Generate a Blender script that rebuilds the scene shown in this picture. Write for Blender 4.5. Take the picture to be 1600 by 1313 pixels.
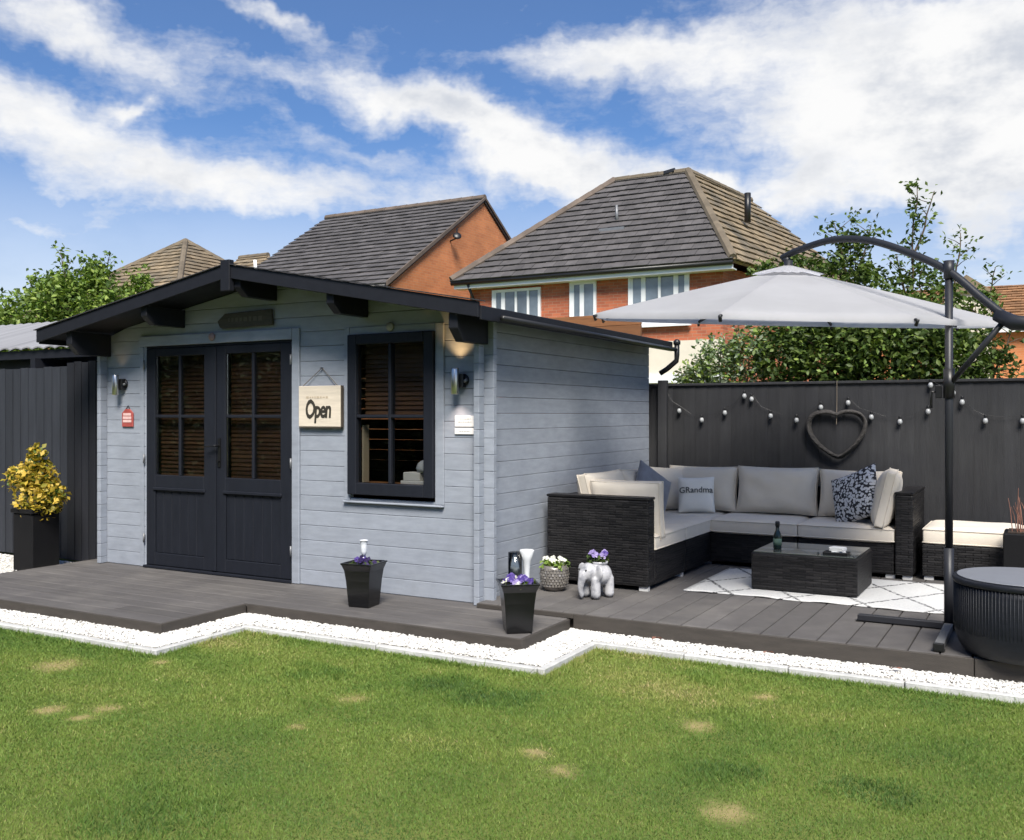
import bpy, bmesh, math, random
import numpy as np
from mathutils import Vector, Matrix, Euler

R = math.radians
rnd = random.Random(7)
nrs = np.random.RandomState(11)
scene = bpy.context.scene
for o in list(bpy.data.objects):
    bpy.data.objects.remove(o)
COL = scene.collection

# ------------------------------------------------------------------ camera
cam_d = bpy.data.cameras.new('camera')
cam = bpy.data.objects.new('camera', cam_d)
COL.objects.link(cam)
cam.location = (3.507, -5.885, 1.46)
cam.rotation_euler = (R(90), 0, R(29.15))
cam_d.sensor_width = 36.0
cam_d.sensor_fit = 'HORIZONTAL'
cam_d.lens = 33.885
cam_d.shift_y = -0.0053
cam_d.clip_start = 0.05
cam_d.clip_end = 2000
scene.camera = cam

# ------------------------------------------------------------------ light
SUN_EL = 49.0          # height of the sun
SUN_AZ = 32.0          # degrees from -Y towards +X (sun stands in front of and to the right of the cabin)
SUN_STRENGTH = 4.1
SUN_ANGLE = 24.0
SKY_STRENGTH = 0.068
CLOUD_LEVEL = 0.56
EXPOSURE = 0.80

sun_dir = Vector((math.sin(R(SUN_AZ)) * math.cos(R(SUN_EL)), -math.cos(R(SUN_AZ)) * math.cos(R(SUN_EL)), math.sin(R(SUN_EL))))
sl = bpy.data.lights.new('sun', 'SUN')
sl.energy = SUN_STRENGTH
sl.angle = R(SUN_ANGLE)
sl.color = (1.0, 0.945, 0.85)
so = bpy.data.objects.new('sun', sl)
COL.objects.link(so)
so.rotation_euler = sun_dir.to_track_quat('Z', 'Y').to_euler()
so.location = (6, -10, 14)

world = bpy.data.worlds.new('World')
scene.world = world
world.use_nodes = True
nt = world.node_tree
nt.nodes.clear()


class G:
    """small helper for wiring node trees"""
    def __init__(self, tree):
        self.t = tree

    def n(self, typ, **kw):
        nd = self.t.nodes.new(typ)
        for k, v in kw.items():
            setattr(nd, k, v)
        return nd

    def put(self, sock, v):
        if v is None:
            return
        if isinstance(v, bpy.types.NodeSocket):
            self.t.links.new(v, sock)
        else:
            try:
                sock.default_value = v
            except Exception:
                sock.default_value = (*v, 1.0)

    def math(self, op, a, b=None, c=None, clamp=False):
        nd = self.n('ShaderNodeMath', operation=op)
        nd.use_clamp = clamp
        for i, v in enumerate((a, b, c)):
            if v is not None:
                self.put(nd.inputs[i], v)
        return nd.outputs[0]

    def vmath(self, op, a, b=None):
        nd = self.n('ShaderNodeVectorMath', operation=op)
        self.put(nd.inputs[0], a)
        if b is not None:
            self.put(nd.inputs[1], b)
        return nd.outputs['Value'] if op in ('LENGTH', 'DOT_PRODUCT', 'DISTANCE') else nd.outputs[0]

    def xyz(self, x, y, z=0.0):
        nd = self.n('ShaderNodeCombineXYZ')
        for i, v in enumerate((x, y, z)):
            self.put(nd.inputs[i], v)
        return nd.outputs[0]

    def sep(self, v):
        nd = self.n('ShaderNodeSeparateXYZ')
        self.put(nd.inputs[0], v)
        return nd.outputs

    def noise(self, vec, scale, detail=3.0, rough=0.55, dist=0.0, dims='3D'):
        nd = self.n('ShaderNodeTexNoise', noise_dimensions=dims)
        self.put(nd.inputs['Vector'], vec)
        nd.inputs['Scale'].default_value = scale
        nd.inputs['Detail'].default_value = detail
        nd.inputs['Roughness'].default_value = rough
        nd.inputs['Distortion'].default_value = dist
        return nd.outputs[0]

    def ramp(self, fac, lo, hi, a=0.0, b=1.0, smooth=True):
        nd = self.n('ShaderNodeMapRange')
        nd.interpolation_type = 'SMOOTHSTEP' if smooth else 'LINEAR'
        self.put(nd.inputs['Value'], fac)
        nd.inputs['From Min'].default_value = lo
        nd.inputs['From Max'].default_value = hi
        nd.inputs['To Min'].default_value = a
        nd.inputs['To Max'].default_value = b
        return nd.outputs[0]

    def mix(self, fac, a, b, typ='MIX'):
        nd = self.n('ShaderNodeMix', data_type='RGBA', blend_type=typ)
        self.put(nd.inputs[0], fac)
        self.put(nd.inputs[6], a)
        self.put(nd.inputs[7], b)
        return nd.outputs[2]

    def colramp(self, fac, stops):
        nd = self.n('ShaderNodeValToRGB')
        self.put(nd.inputs[0], fac)
        el = nd.color_ramp.elements
        while len(el) > 1:
            el.remove(el[-1])
        el[0].position = stops[0][0]
        el[0].color = (*stops[0][1], 1)
        for p, c in stops[1:]:
            e = el.new(p)
            e.color = (*c, 1)
        return nd.outputs[0]


g = G(nt)
sky = g.n('ShaderNodeTexSky', sky_type='NISHITA')
sky.sun_disc = False
sky.sun_elevation = R(SUN_EL)
sky.sun_rotation = math.atan2(sun_dir.x, sun_dir.y)
sky.air_density = 1.0
sky.dust_density = 0.25
sky.ozone_density = 4.0
tc = g.n('ShaderNodeTexCoord').outputs['Generated']
d = g.vmath('NORMALIZE', tc)
sx, sy, sz = g.sep(d)
# azimuth measured from the garden's viewing direction, elevation above the horizon (degrees/10)
FWD = (-math.sin(R(29.15)), math.cos(R(29.15)))
fw = g.math('ADD', g.math('MULTIPLY', sx, FWD[0]), g.math('MULTIPLY', sy, FWD[1]))
rt = g.math('ADD', g.math('MULTIPLY', sx, FWD[1]), g.math('MULTIPLY', sy, -FWD[0]))
az = g.math('MULTIPLY', g.math('ARCTAN2', rt, fw), 18.0 / math.pi)
el = g.math('MULTIPLY', g.math('ARCSINE', sz), 18.0 / math.pi)
ae = g.xyz(az, el, 0.0)
wn = g.n('ShaderNodeTexNoise')
g.put(wn.inputs['Vector'], ae)
wn.inputs['Scale'].default_value = 1.3
wn.inputs['Detail'].default_value = 5
wn.inputs['Roughness'].default_value = 0.62
warp = g.vmath('MULTIPLY', g.vmath('SUBTRACT', wn.outputs['Color'], (0.5, 0.5, 0.5)), (1.0, 0.62, 0.0))
aw = g.vmath('ADD', ae, warp)


def blob(cx, cy, rx, ry, rot, amp, acc):
    """a cloud bank: centre and radii in units of ten degrees, added to what is there"""
    mp = g.n('ShaderNodeMapping', vector_type='TEXTURE')
    g.put(mp.inputs['Vector'], aw)
    mp.inputs['Location'].default_value = (cx, cy, 0)
    mp.inputs['Rotation'].default_value = (0, 0, R(rot))
    mp.inputs['Scale'].default_value = (rx, ry, 1)
    q = g.vmath('DOT_PRODUCT', mp.outputs[0], mp.outputs[0])
    return g.math('MULTIPLY_ADD', g.math('POWER', 0.3679, q), amp, acc)


CLOUDS = [  # az, el, rx, ry, rot, amount
    (-2.37, 2.00, 0.64, 0.13, -12, 1.05),
    (-1.49, 1.95, 0.60, 0.09, -18, 0.55),
    (-1.38, 2.23, 0.36, 0.07, -20, 0.90),
    (-2.62, 1.61, 0.52, 0.17, -3, 0.95),
    (-2.12, 1.70, 0.11, 0.05, 12, 0.80),
    (-2.07, 1.37, 1.00, 0.21, -8, 0.75),
    (-1.84, 1.22, 0.51, 0.13, -5, 0.65),
    (-2.56, 1.06, 0.59, 0.09, -4, 0.65),
    (-1.20, 1.27, 0.73, 0.17, -8, 0.55),
    (-0.57, 1.79, 0.53, 0.14, -18, 1.15),
    (0.00, 1.54, 0.49, 0.11, -25, 0.90),
    (-0.91, 1.53, 0.63, 0.07, -15, 0.50),
    (0.49, 1.41, 0.75, 0.20, -12, 1.15),
    (-0.38, 1.26, 0.45, 0.11, -8, 0.60),
    (1.75, 1.24, 0.26, 0.20, -25, 1.05),
    (1.20, 1.36, 0.22, 0.07, -10, 0.85),
    (2.12, 1.27, 0.13, 0.06, 0, 0.60),
    (2.11, 1.81, 1.09, 0.42, -8, 1.40),
    (0.61, 2.06, 0.68, 0.14, 4, 1.10),
    (2.65, 1.30, 0.46, 0.82, 0, 1.15),
    (2.14, 1.43, 0.49, 0.18, -20, 0.80),
]
tot = 0.0
for b in CLOUDS:
    tot = blob(*b, tot)
fb = g.noise(g.vmath('MULTIPLY', aw, (1.0, 2.1, 1.0)), 2.2, 7.0, 0.6)
fb2 = g.noise(g.vmath('MULTIPLY', ae, (1.0, 2.6, 1.0)), 6.5, 3.0, 0.6)
dens = g.math('ADD', tot, g.math('MULTIPLY', g.math('SUBTRACT', fb, 0.5), 1.1))
dens = g.math('ADD', dens, g.math('MULTIPLY', g.math('SUBTRACT', fb2, 0.5), 0.55))
cov = g.ramp(dens, 0.0, 1.32)
# thin veil towards the horizon
veil = g.ramp(el, 0.3, 1.7, 0.66, 0.04)
cov = g.math('MAXIMUM', cov, veil)
shade = g.noise(g.vmath('ADD', g.vmath('MULTIPLY', ae, (1.0, 1.7, 1.0)), (3.1, 0.6, 0)), 1.5, 5.0, 0.6)
thick = g.ramp(dens, 0.8, 1.9)
cw = g.mix(g.math('MULTIPLY', g.ramp(shade, 0.40, 0.66), g.math('ADD', g.math('MULTIPLY', thick, 0.7), 0.25)), (1.0, 1.0, 1.0), (0.62, 0.66, 0.74))
skycol = g.mix(1.0, sky.outputs[0], (0.54, 0.79, 1.06), 'MULTIPLY')
bg1 = g.n('ShaderNodeBackground')
g.put(bg1.inputs[0], skycol)
bg1.inputs[1].default_value = SKY_STRENGTH
bg2 = g.n('ShaderNodeBackground')
g.put(bg2.inputs[0], cw)
bg2.inputs[1].default_value = CLOUD_LEVEL
mx = g.n('ShaderNodeMixShader')
g.put(mx.inputs[0], cov)
g.put(mx.inputs[1], bg1.outputs[0])
g.put(mx.inputs[2], bg2.outputs[0])
wo = g.n('ShaderNodeOutputWorld')
g.put(wo.inputs[0], mx.outputs[0])

vs = scene.view_settings
scene.display_settings.display_device = 'sRGB'
vs.view_transform = 'Standard'
vs.look = 'None'
vs.exposure = EXPOSURE
vs.gamma = 1.0
vs.use_curve_mapping = False
scene.render.engine = 'CYCLES'
scene.cycles.use_denoising = True
scene.cycles.use_adaptive_sampling = True
scene.cycles.adaptive_threshold = 0.025
scene.cycles.max_bounces = 5
scene.cycles.diffuse_bounces = 3
scene.cycles.glossy_bounces = 3
scene.cycles.transparent_max_bounces = 12
scene.cycles.caustics_reflective = False
scene.cycles.caustics_refractive = False

# ------------------------------------------------------------------ materials
MATS = {}


def new_mat(name):
    m = bpy.data.materials.new(name)
    m.use_nodes = True
    t = m.node_tree
    t.nodes.clear()
    k = G(t)
    out = k.n('ShaderNodeOutputMaterial')
    p = k.n('ShaderNodeBsdfPrincipled')
    k.put(out.inputs[0], p.outputs[0])
    MATS[name] = m
    return m, k, p, out


def pos_of(k, mapping='WORLD'):
    if mapping == 'OBJECT':
        return k.n('ShaderNodeTexCoord').outputs['Object']
    return k.n('ShaderNodeNewGeometry').outputs['Position']


def pm(name, col, rough=0.6, var=0.18, scale=6.0, stretch=(1, 1, 1), bump=0.0, bscale=60.0, spec=0.5, metal=0.0,
       rvar=0.0, island=0.0, tint=None, tscale=2.0, sheen=0.0, coat=0.0):
    m, k, p, out = new_mat(name)
    pv = k.vmath('MULTIPLY', pos_of(k), stretch)
    n1 = k.noise(pv, scale, 5.0, 0.6)
    val = k.ramp(n1, 0.25, 0.75, 1.0 - var, 1.0 + var, smooth=False)
    if rvar:
        oi = k.n('ShaderNodeObjectInfo').outputs['Random']
        val = k.math('MULTIPLY', val, k.ramp(oi, 0, 1, 1 - rvar, 1 + rvar, smooth=False))
    if island:
        ri = k.n('ShaderNodeNewGeometry').outputs['Random Per Island']
        val = k.math('MULTIPLY', val, k.ramp(ri, 0, 1, 1 - island, 1 + island, smooth=False))
    base = (*col, 1)
    if tint is not None:
        tn = k.noise(pos_of(k), tscale, 4.0, 0.6)
        base = k.mix(k.ramp(tn, 0.42, 0.68), col, tint)
    c = k.vmath('MULTIPLY', base if tint is not None else col, k.xyz(val, val, val))
    k.put(p.inputs['Base Color'], c)
    p.inputs['Roughness'].default_value = rough
    p.inputs['Metallic'].default_value = metal
    p.inputs['Specular IOR Level'].default_value = spec
    if sheen:
        p.inputs['Sheen Weight'].default_value = sheen
    if coat:
        p.inputs['Coat Weight'].default_value = coat
    if bump:
        bn = k.noise(pv, bscale, 4.0, 0.6)
        b = k.n('ShaderNodeBump')
        b.inputs['Strength'].default_value = bump
        b.inputs['Distance'].default_value = 0.01
        k.put(b.inputs['Height'], bn)
        k.put(p.inputs['Normal'], b.outputs[0])
    return m


M_LOG = pm('blue_grey_paint', (0.292, 0.319, 0.370), 0.62, 0.12, 3.0, (2.0, 2.0, 9.0), 0.25, 30, rvar=0.05, tint=(0.262, 0.288, 0.335), tscale=3.0)
M_DARK = pm('anthracite_paint', (0.0125, 0.0135, 0.018), 0.55, 0.15, 5.0, (3, 3, 3), 0.15, 60, spec=0.25)
M_DOOR = pm('dark_door_paint', (0.0125, 0.0145, 0.021), 0.55, 0.15, 4.0, (6, 6, 1), 0.2, 60, spec=0.22)
M_ROOF = pm('roof_felt', (0.035, 0.035, 0.04), 0.9, 0.25, 20, (1, 1, 1), 0.4, 150)
M_WOOD = pm('interior_wood', (0.20, 0.085, 0.03), 0.6, 0.3, 6, (1, 1, 8), 0.2, 40, rvar=0.15)
M_BLIND = pm('stained_slats', (0.105, 0.052, 0.026), 0.45, 0.35, 5, (0.6, 1, 4), 0.1, 40, rvar=0.25)
M_FLOOR = pm('interior_floor', (0.14, 0.08, 0.045), 0.6, 0.2)
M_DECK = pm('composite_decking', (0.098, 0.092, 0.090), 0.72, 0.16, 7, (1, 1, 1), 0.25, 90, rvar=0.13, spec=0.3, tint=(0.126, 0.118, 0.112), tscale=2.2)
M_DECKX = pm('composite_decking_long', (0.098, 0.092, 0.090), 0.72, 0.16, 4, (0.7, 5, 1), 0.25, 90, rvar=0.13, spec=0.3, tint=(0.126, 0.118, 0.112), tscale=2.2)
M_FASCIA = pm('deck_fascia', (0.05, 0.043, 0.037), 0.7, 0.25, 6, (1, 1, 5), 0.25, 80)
M_FENCE = pm('fence_paint', (0.026, 0.0265, 0.030), 0.65, 0.22, 3.0, (7, 7, 0.6), 0.3, 26, rvar=0.14, spec=0.25, tint=(0.034, 0.0345, 0.037), tscale=1.2)
M_FENCE2 = pm('fence_paint_blue', (0.029, 0.032, 0.040), 0.65, 0.2, 3.0, (7, 7, 0.6), 0.3, 26, rvar=0.14, spec=0.25)
M_GATE = pm('gate_paint', (0.015, 0.016, 0.021), 0.65, 0.2, 3.0, (7, 7, 0.6), 0.3, 26, rvar=0.2, spec=0.25)
M_CONC = pm('pale_edging', (0.50, 0.50, 0.49), 0.85, 0.18, 14, (1, 1, 1), 0.4, 90, rvar=0.06)
M_BASEGRAVEL = pm('gravel_bed', (0.62, 0.60, 0.56), 0.9, 0.2, 50, (1, 1, 1), 0.8, 120)
M_PEBBLE = pm('white_pebbles', (0.70, 0.685, 0.65), 0.75, 0.10, 30, island=0.16)
M_SOIL = pm('soil', (0.03, 0.02, 0.014), 0.95, 0.3, 40, bump=0.6, bscale=80)
M_BLACKPOT = pm('gloss_black_plastic', (0.006, 0.006, 0.007), 0.22, 0.1, 5, bump=0.05, bscale=8)
M_TALLPOT = pm('matt_black_planter', (0.006, 0.006, 0.007), 0.65, 0.2, 8, bump=0.1, spec=0.2)
M_CREAM = pm('cream_cushion', (0.70, 0.63, 0.535), 0.85, 0.06, 5, bump=0.25, bscale=220, sheen=0.2)
M_WHITECUSH = pm('white_cushion', (0.80, 0.78, 0.73), 0.9, 0.05, 5, bump=0.25, bscale=220, sheen=0.2)
M_BLUECUSH = pm('slate_cushion', (0.17, 0.185, 0.23), 0.85, 0.2, 9, bump=0.3, bscale=200, sheen=0.3)
M_METAL = pm('dark_powder_coat', (0.020, 0.021, 0.026), 0.45, 0.1, 5, spec=0.4)
M_STEEL = pm('brushed_steel', (0.62, 0.60, 0.56), 0.28, 0.08, 30, (1, 1, 0.2), metal=1.0)
M_GREYMETAL = pm('grey_metal', (0.20, 0.205, 0.215), 0.45, 0.1, 8, metal=0.4)
M_BLACK = pm('black_plastic', (0.008, 0.008, 0.009), 0.4, 0.1, 5)
M_WHITE = pm('white_paint', (0.78, 0.78, 0.77), 0.5, 0.05, 6)
M_UPVC = pm('white_upvc', (0.74, 0.75, 0.76), 0.35, 0.04, 2)
M_SIGN = pm('limewashed_board', (0.66, 0.58, 0.47), 0.8, 0.14, 4, (1, 1, 9), 0.15, 40)
M_SIGNEDGE = pm('dark_board_edge', (0.07, 0.055, 0.04), 0.8, 0.2)
M_INK = pm('black_ink', (0.030, 0.026, 0.018), 0.8, 0.15, 30)
M_FAINT = pm('faded_tan_ink', (0.50, 0.41, 0.30), 0.85, 0.1, 30)
M_GREYINK = pm('pale_grey_ink', (0.50, 0.50, 0.47), 0.85, 0.1, 30)
M_RED = pm('red_tag', (0.36, 0.07, 0.06), 0.6, 0.15, 20)
M_PINK = pm('pink_white_print', (0.72, 0.48, 0.45), 0.7, 0.12, 40)
M_BULB = pm('frosted_bulb', (0.33, 0.34, 0.35), 0.3, 0.05, 5)
M_WICKHEART = pm('grey_willow', (0.035, 0.032, 0.031), 0.8, 0.8, 40, bump=0.4)
M_CONCPOT = pm('mosaic_mirror', (0.42, 0.39, 0.36), 0.3, 0.2, 40, island=0.5, metal=0.55)
M_ELE = pm('glazed_grey_white', (0.46, 0.46, 0.48), 0.38, 0.12, 14, tint=(0.22, 0.225, 0.25), tscale=11, bump=0.15, bscale=30)
M_CREAMWALL = pm('cream_render', (0.66, 0.60, 0.50), 0.85, 0.07, 3, bump=0.1)
M_TILE = pm('roof_tile_slate', (0.078, 0.072, 0.072), 0.8, 0.3, 3.5, rvar=0.22, island=0.22, bump=0.2, bscale=30)
M_TILE_B = pm('roof_tile_weathered', (0.21, 0.16, 0.10), 0.85, 0.3, 2.5, rvar=0.2, island=0.25, tint=(0.13, 0.11, 0.08), tscale=1.2, bump=0.2, bscale=30)
M_RIDGE = pm('ridge_tile', (0.14, 0.112, 0.078), 0.85, 0.3, 3, rvar=0.15)
M_RIDGE_D = pm('ridge_tile_mid', (0.13, 0.10, 0.08), 0.85, 0.3, 3, rvar=0.15)
M_BARK = pm('bark', (0.10, 0.075, 0.05), 0.9, 0.3, 30, (1, 1, 0.3), 0.5, 60)
M_LEADGUT = pm('black_gutter', (0.012, 0.012, 0.013), 0.4, 0.1)
M_CORR = pm('corrugated_sheet', (0.25, 0.25, 0.26), 0.6, 0.25, 1.2, (6, 0.4, 1))
M_TWIG = pm('dry_red_twig', (0.22, 0.10, 0.07), 0.8, 0.3, 20)
M_STRING = pm('jute_string', (0.16, 0.13, 0.10), 0.9, 0.1)
M_RUBBER = pm('white_cap', (0.55, 0.55, 0.55), 0.5, 0.1)
M_BOTTLE = pm('dark_bottle', (0.012, 0.022, 0.016), 0.12, 0.1)
M_BOOK = pm('pale_paper', (0.62, 0.60, 0.58), 0.8, 0.08)
M_GREYCLOTH = pm('grey_cloth', (0.40, 0.41, 0.44), 0.9, 0.12)
M_CURTAIN = pm('pale_reveal', (0.40, 0.33, 0.24), 0.7, 0.1)


def brick_mat(name, c1, c2, mortar, warm=0.0):
    m, k, p, out = new_mat(name)
    x, y, z = k.sep(pos_of(k))
    v = k.xyz(k.math('ADD', x, y), z, 0)
    bt = k.n('ShaderNodeTexBrick')
    k.put(bt.inputs['Vector'], v)
    bt.inputs['Color1'].default_value = (*c1, 1)
    bt.inputs['Color2'].default_value = (*c2, 1)
    bt.inputs['Mortar'].default_value = (*mortar, 1)
    bt.inputs['Scale'].default_value = 1.0
    bt.inputs['Brick Width'].default_value = 0.225
    bt.inputs['Row Height'].default_value = 0.075
    bt.inputs['Mortar Size'].default_value = 0.006
    bt.inputs['Bias'].default_value = -0.1
    n1 = k.noise(pos_of(k), 0.9, 5, 0.6)
    val = k.ramp(n1, 0.25, 0.75, 0.82, 1.18)
    c = k.vmath('MULTIPLY', bt.outputs[0], k.xyz(val, val, val))
    k.put(p.inputs['Base Color'], c)
    p.inputs['Roughness'].default_value = 0.85
    b = k.n('ShaderNodeBump')
    b.inputs['Strength'].default_value = 0.5
    b.inputs['Distance'].default_value = 0.01
    b.invert = True
    k.put(b.inputs['Height'], bt.outputs['Fac'])
    k.put(p.inputs['Normal'], b.outputs[0])
    return m


M_BRICK = brick_mat('red_brick', (0.44, 0.125, 0.058), (0.30, 0.08, 0.042), (0.36, 0.20, 0.13))
M_BRICK_O = brick_mat('orange_brick', (0.58, 0.215, 0.080), (0.49, 0.17, 0.065), (0.50, 0.25, 0.13))


def wicker_mat(name, c1, c2, rowh=0.013, width=0.07, vertical=False, spec=0.45):
    m, k, p, out = new_mat(name)
    x, y, z = k.sep(pos_of(k))
    h = k.math('ADD', x, y)
    v = k.xyz(z, h, 0) if vertical else k.xyz(h, z, 0)
    bt = k.n('ShaderNodeTexBrick')
    k.put(bt.inputs['Vector'], v)
    bt.inputs['Color1'].default_value = (*c1, 1)
    bt.inputs['Color2'].default_value = (*c2, 1)
    bt.inputs['Mortar'].default_value = (0.002, 0.002, 0.002, 1)
    bt.inputs['Scale'].default_value = 1.0
    bt.inputs['Brick Width'].default_value = width
    bt.inputs['Row Height'].default_value = rowh
    bt.inputs['Mortar Size'].default_value = rowh * 0.16
    bt.inputs['Mortar Smooth'].default_value = 1.0
    n1 = k.noise(k.vmath('MULTIPLY', pos_of(k), (3, 3, 40)), 4.0, 3, 0.6)
    val = k.ramp(n1, 0.3, 0.7, 0.65, 1.5)
    c = k.vmath('MULTIPLY', bt.outputs[0], k.xyz(val, val, val))
    k.put(p.inputs['Base Color'], c)
    p.inputs['Roughness'].default_value = 0.48
    p.inputs['Specular IOR Level'].default_value = spec
    b = k.n('ShaderNodeBump')
    b.inputs['Strength'].default_value = 0.9
    b.inputs['Distance'].default_value = 0.006
    b.invert = True
    k.put(b.inputs['Height'], bt.outputs['Fac'])
    k.put(p.inputs['Normal'], b.outputs[0])
    return m


M_WICKER = wicker_mat('black_wicker', (0.019, 0.018, 0.019), (0.0055, 0.0053, 0.0065), 0.019, 0.11, spec=0.28)
M_WICKER_V = pm('blue_black_weave', (0.010, 0.0115, 0.017), 0.5, 0.3, 14, (1, 1, 3), 0.2, 60, spec=0.3)


def glass_mat(name, tint=(1, 1, 1), refl=1.0, rough=0.01):
    m, k, p, out = new_mat(name)
    k.t.nodes.remove(p)
    tr = k.n('ShaderNodeBsdfTransparent')
    tr.inputs[0].default_value = (*tint, 1)
    gl = k.n('ShaderNodeBsdfGlossy')
    gl.inputs['Roughness'].default_value = rough
    fr = k.n('ShaderNodeFresnel')
    fr.inputs[0].default_value = 1.5
    ms = k.n('ShaderNodeMixShader')
    k.put(ms.inputs[0], k.math('MULTIPLY', fr.outputs[0], refl, clamp=True))
    k.put(ms.inputs[1], tr.outputs[0])
    k.put(ms.inputs[2], gl.outputs[0])
    k.put(out.inputs[0], ms.outputs[0])
    return m


M_GLASS = glass_mat('window_glass', (0.92, 0.93, 0.92), 0.6)
M_CLEAR = glass_mat('clear_glass', (0.86, 0.9, 0.9), 2.0)
M_TABLEGLASS = pm('smoked_table_glass', (0.075, 0.085, 0.082), 0.10, 0.05, 4, spec=0.8, coat=0.6)
M_FARGLASS = pm('far_pane', (0.13, 0.16, 0.195), 0.05, 0.6, 0.9, spec=0.9)


def leaf_mat(name, stops, rough=0.5, trans=0.25):
    m, k, p, out = new_mat(name)
    ge = k.n('ShaderNodeNewGeometry')
    n1 = k.noise(ge.outputs['Position'], 3.0, 3)
    f = k.math('ADD', k.math('MULTIPLY', ge.outputs['Random Per Island'], 0.65), k.math('MULTIPLY', n1, 0.4), clamp=True)
    c = k.colramp(f, stops)
    k.put(p.inputs['Base Color'], c)
    p.inputs['Roughness'].default_value = rough
    p.inputs['Specular IOR Level'].default_value = 0.3
    tl = k.n('ShaderNodeBsdfTranslucent')
    k.put(tl.inputs[0], k.vmath('MULTIPLY', c, (1.2, 1.3, 0.6)))
    ms = k.n('ShaderNodeMixShader')
    ms.inputs[0].default_value = trans
    k.put(ms.inputs[1], p.outputs[0])
    k.put(ms.inputs[2], tl.outputs[0])
    k.put(out.inputs[0], ms.outputs[0])
    return m


M_LEAF = leaf_mat('green_leaf', [(0.1, (0.040, 0.075, 0.018)), (0.5, (0.085, 0.14, 0.028)), (0.9, (0.16, 0.21, 0.05))])
M_LEAF_L = leaf_mat('light_green_leaf', [(0.1, (0.08, 0.14, 0.028)), (0.5, (0.17, 0.26, 0.05)), (0.9, (0.30, 0.37, 0.09))])
M_LEAF_D = leaf_mat('dark_green_leaf', [(0.1, (0.032, 0.055, 0.016)), (0.5, (0.062, 0.10, 0.028)), (0.85, (0.105, 0.14, 0.038)), (1.0, (0.16, 0.13, 0.05))])
M_HEDGE = leaf_mat('hedge_leaf', [(0.1, (0.012, 0.020, 0.007)), (0.9, (0.03, 0.045, 0.014))], .9, .1)
M_LEAF_S = leaf_mat('silver_green_leaf', [(0.1, (0.08, 0.13, 0.06)), (0.5, (0.19, 0.25, 0.14)), (0.9, (0.42, 0.46, 0.34))])
M_LEAF_Y = leaf_mat('yellow_variegated_leaf', [(0.05, (0.10, 0.13, 0.02)), (0.3, (0.30, 0.26, 0.03)), (0.6, (0.55, 0.38, 0.05)), (0.95, (0.68, 0.52, 0.16))])
M_PETAL = leaf_mat('violet_petal', [(0.1, (0.03, 0.018, 0.11)), (0.6, (0.09, 0.055, 0.27)), (1.0, (0.28, 0.22, 0.5))], 0.6)
M_PETAL_L = leaf_mat('lilac_petal', [(0.1, (0.16, 0.11, 0.38)), (0.9, (0.50, 0.42, 0.70))], 0.6)
M_PETAL_D = leaf_mat('deep_purple_petal', [(0.1, (0.012, 0.008, 0.035)), (0.9, (0.05, 0.03, 0.13))], 0.6)
M_PETAL_W = leaf_mat('white_petal', [(0.1, (0.60, 0.60, 0.56)), (0.9, (0.78, 0.78, 0.74))], 0.6)


def fabric_canopy():
    m, k, p, out = new_mat('parasol_fabric')
    n1 = k.noise(pos_of(k), 2.0, 4)
    v = k.ramp(n1, 0.3, 0.7, 0.94, 1.04)
    c = k.vmath('MULTIPLY', (0.68, 0.68, 0.71), k.xyz(v, v, v))
    k.put(p.inputs['Base Color'], c)
    p.inputs['Roughness'].default_value = 0.8
    tl = k.n('ShaderNodeBsdfTranslucent')
    k.put(tl.inputs[0], c)
    ms = k.n('ShaderNodeMixShader')
    ms.inputs[0].default_value = 0.58
    k.put(ms.inputs[1], p.outputs[0])
    k.put(ms.inputs[2], tl.outputs[0])
    k.put(out.inputs[0], ms.outputs[0])
    return m


M_CANOPY = fabric_canopy()


def pattern_cushion():
    m, k, p, out = new_mat('monochrome_print')
    ob = pos_of(k, 'OBJECT')
    vo = k.n('ShaderNodeTexVoronoi', feature='F1')
    k.put(vo.inputs['Vector'], k.vmath('MULTIPLY', ob, (1.0, 0.2, 1.0)))
    vo.inputs['Scale'].default_value = 46
    n1 = k.noise(ob, 38, 3)
    f = k.ramp(k.math('ADD', vo.outputs['Distance'], k.math('MULTIPLY', k.math('SUBTRACT', n1, 0.5), 0.9)), 0.50, 0.58)
    k.put(p.inputs['Base Color'], k.mix(f, (0.60, 0.61, 0.64), (0.025, 0.025, 0.032)))
    p.inputs['Roughness'].default_value = 0.85
    return m


M_PRINT = pattern_cushion()


def rug_mat():
    m, k, p, out = new_mat('white_lattice_rug')
    x, y, z = k.sep(pos_of(k))
    n1 = k.noise(pos_of(k), 16, 3)
    w = k.math('MULTIPLY', k.math('SUBTRACT', n1, 0.5), 0.09)

    def line(a, b):
        s = k.math('ADD', k.math('ADD', k.math('MULTIPLY', x, a), k.math('MULTIPLY', y, b)), w)
        fr = k.math('FRACT', s)
        return k.math('ABSOLUTE', k.math('SUBTRACT', fr, 0.5))
    l1 = line(2.1, 1.35)
    l2 = line(2.1, -1.35)
    mn = k.math('MINIMUM', l1, l2)
    f = k.ramp(mn, 0.022, 0.042, 1.0, 0.0)
    brk = k.ramp(k.noise(pos_of(k), 45, 2), 0.40, 0.52)
    f = k.math('MULTIPLY', f, brk)
    n2 = k.noise(pos_of(k), 120, 3)
    base = k.mix(k.ramp(n2, 0.3, 0.7), (0.52, 0.52, 0.515), (0.64, 0.64, 0.625))
    k.put(p.inputs['Base Color'], k.mix(f, base, (0.05, 0.05, 0.055)))
    p.inputs['Roughness'].default_value = 0.95
    b = k.n('ShaderNodeBump')
    b.inputs['Strength'].default_value = 0.6
    b.inputs['Distance'].default_value = 0.01
    k.put(b.inputs['Height'], n2)
    k.put(p.inputs['Normal'], b.outputs[0])
    return m


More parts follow.
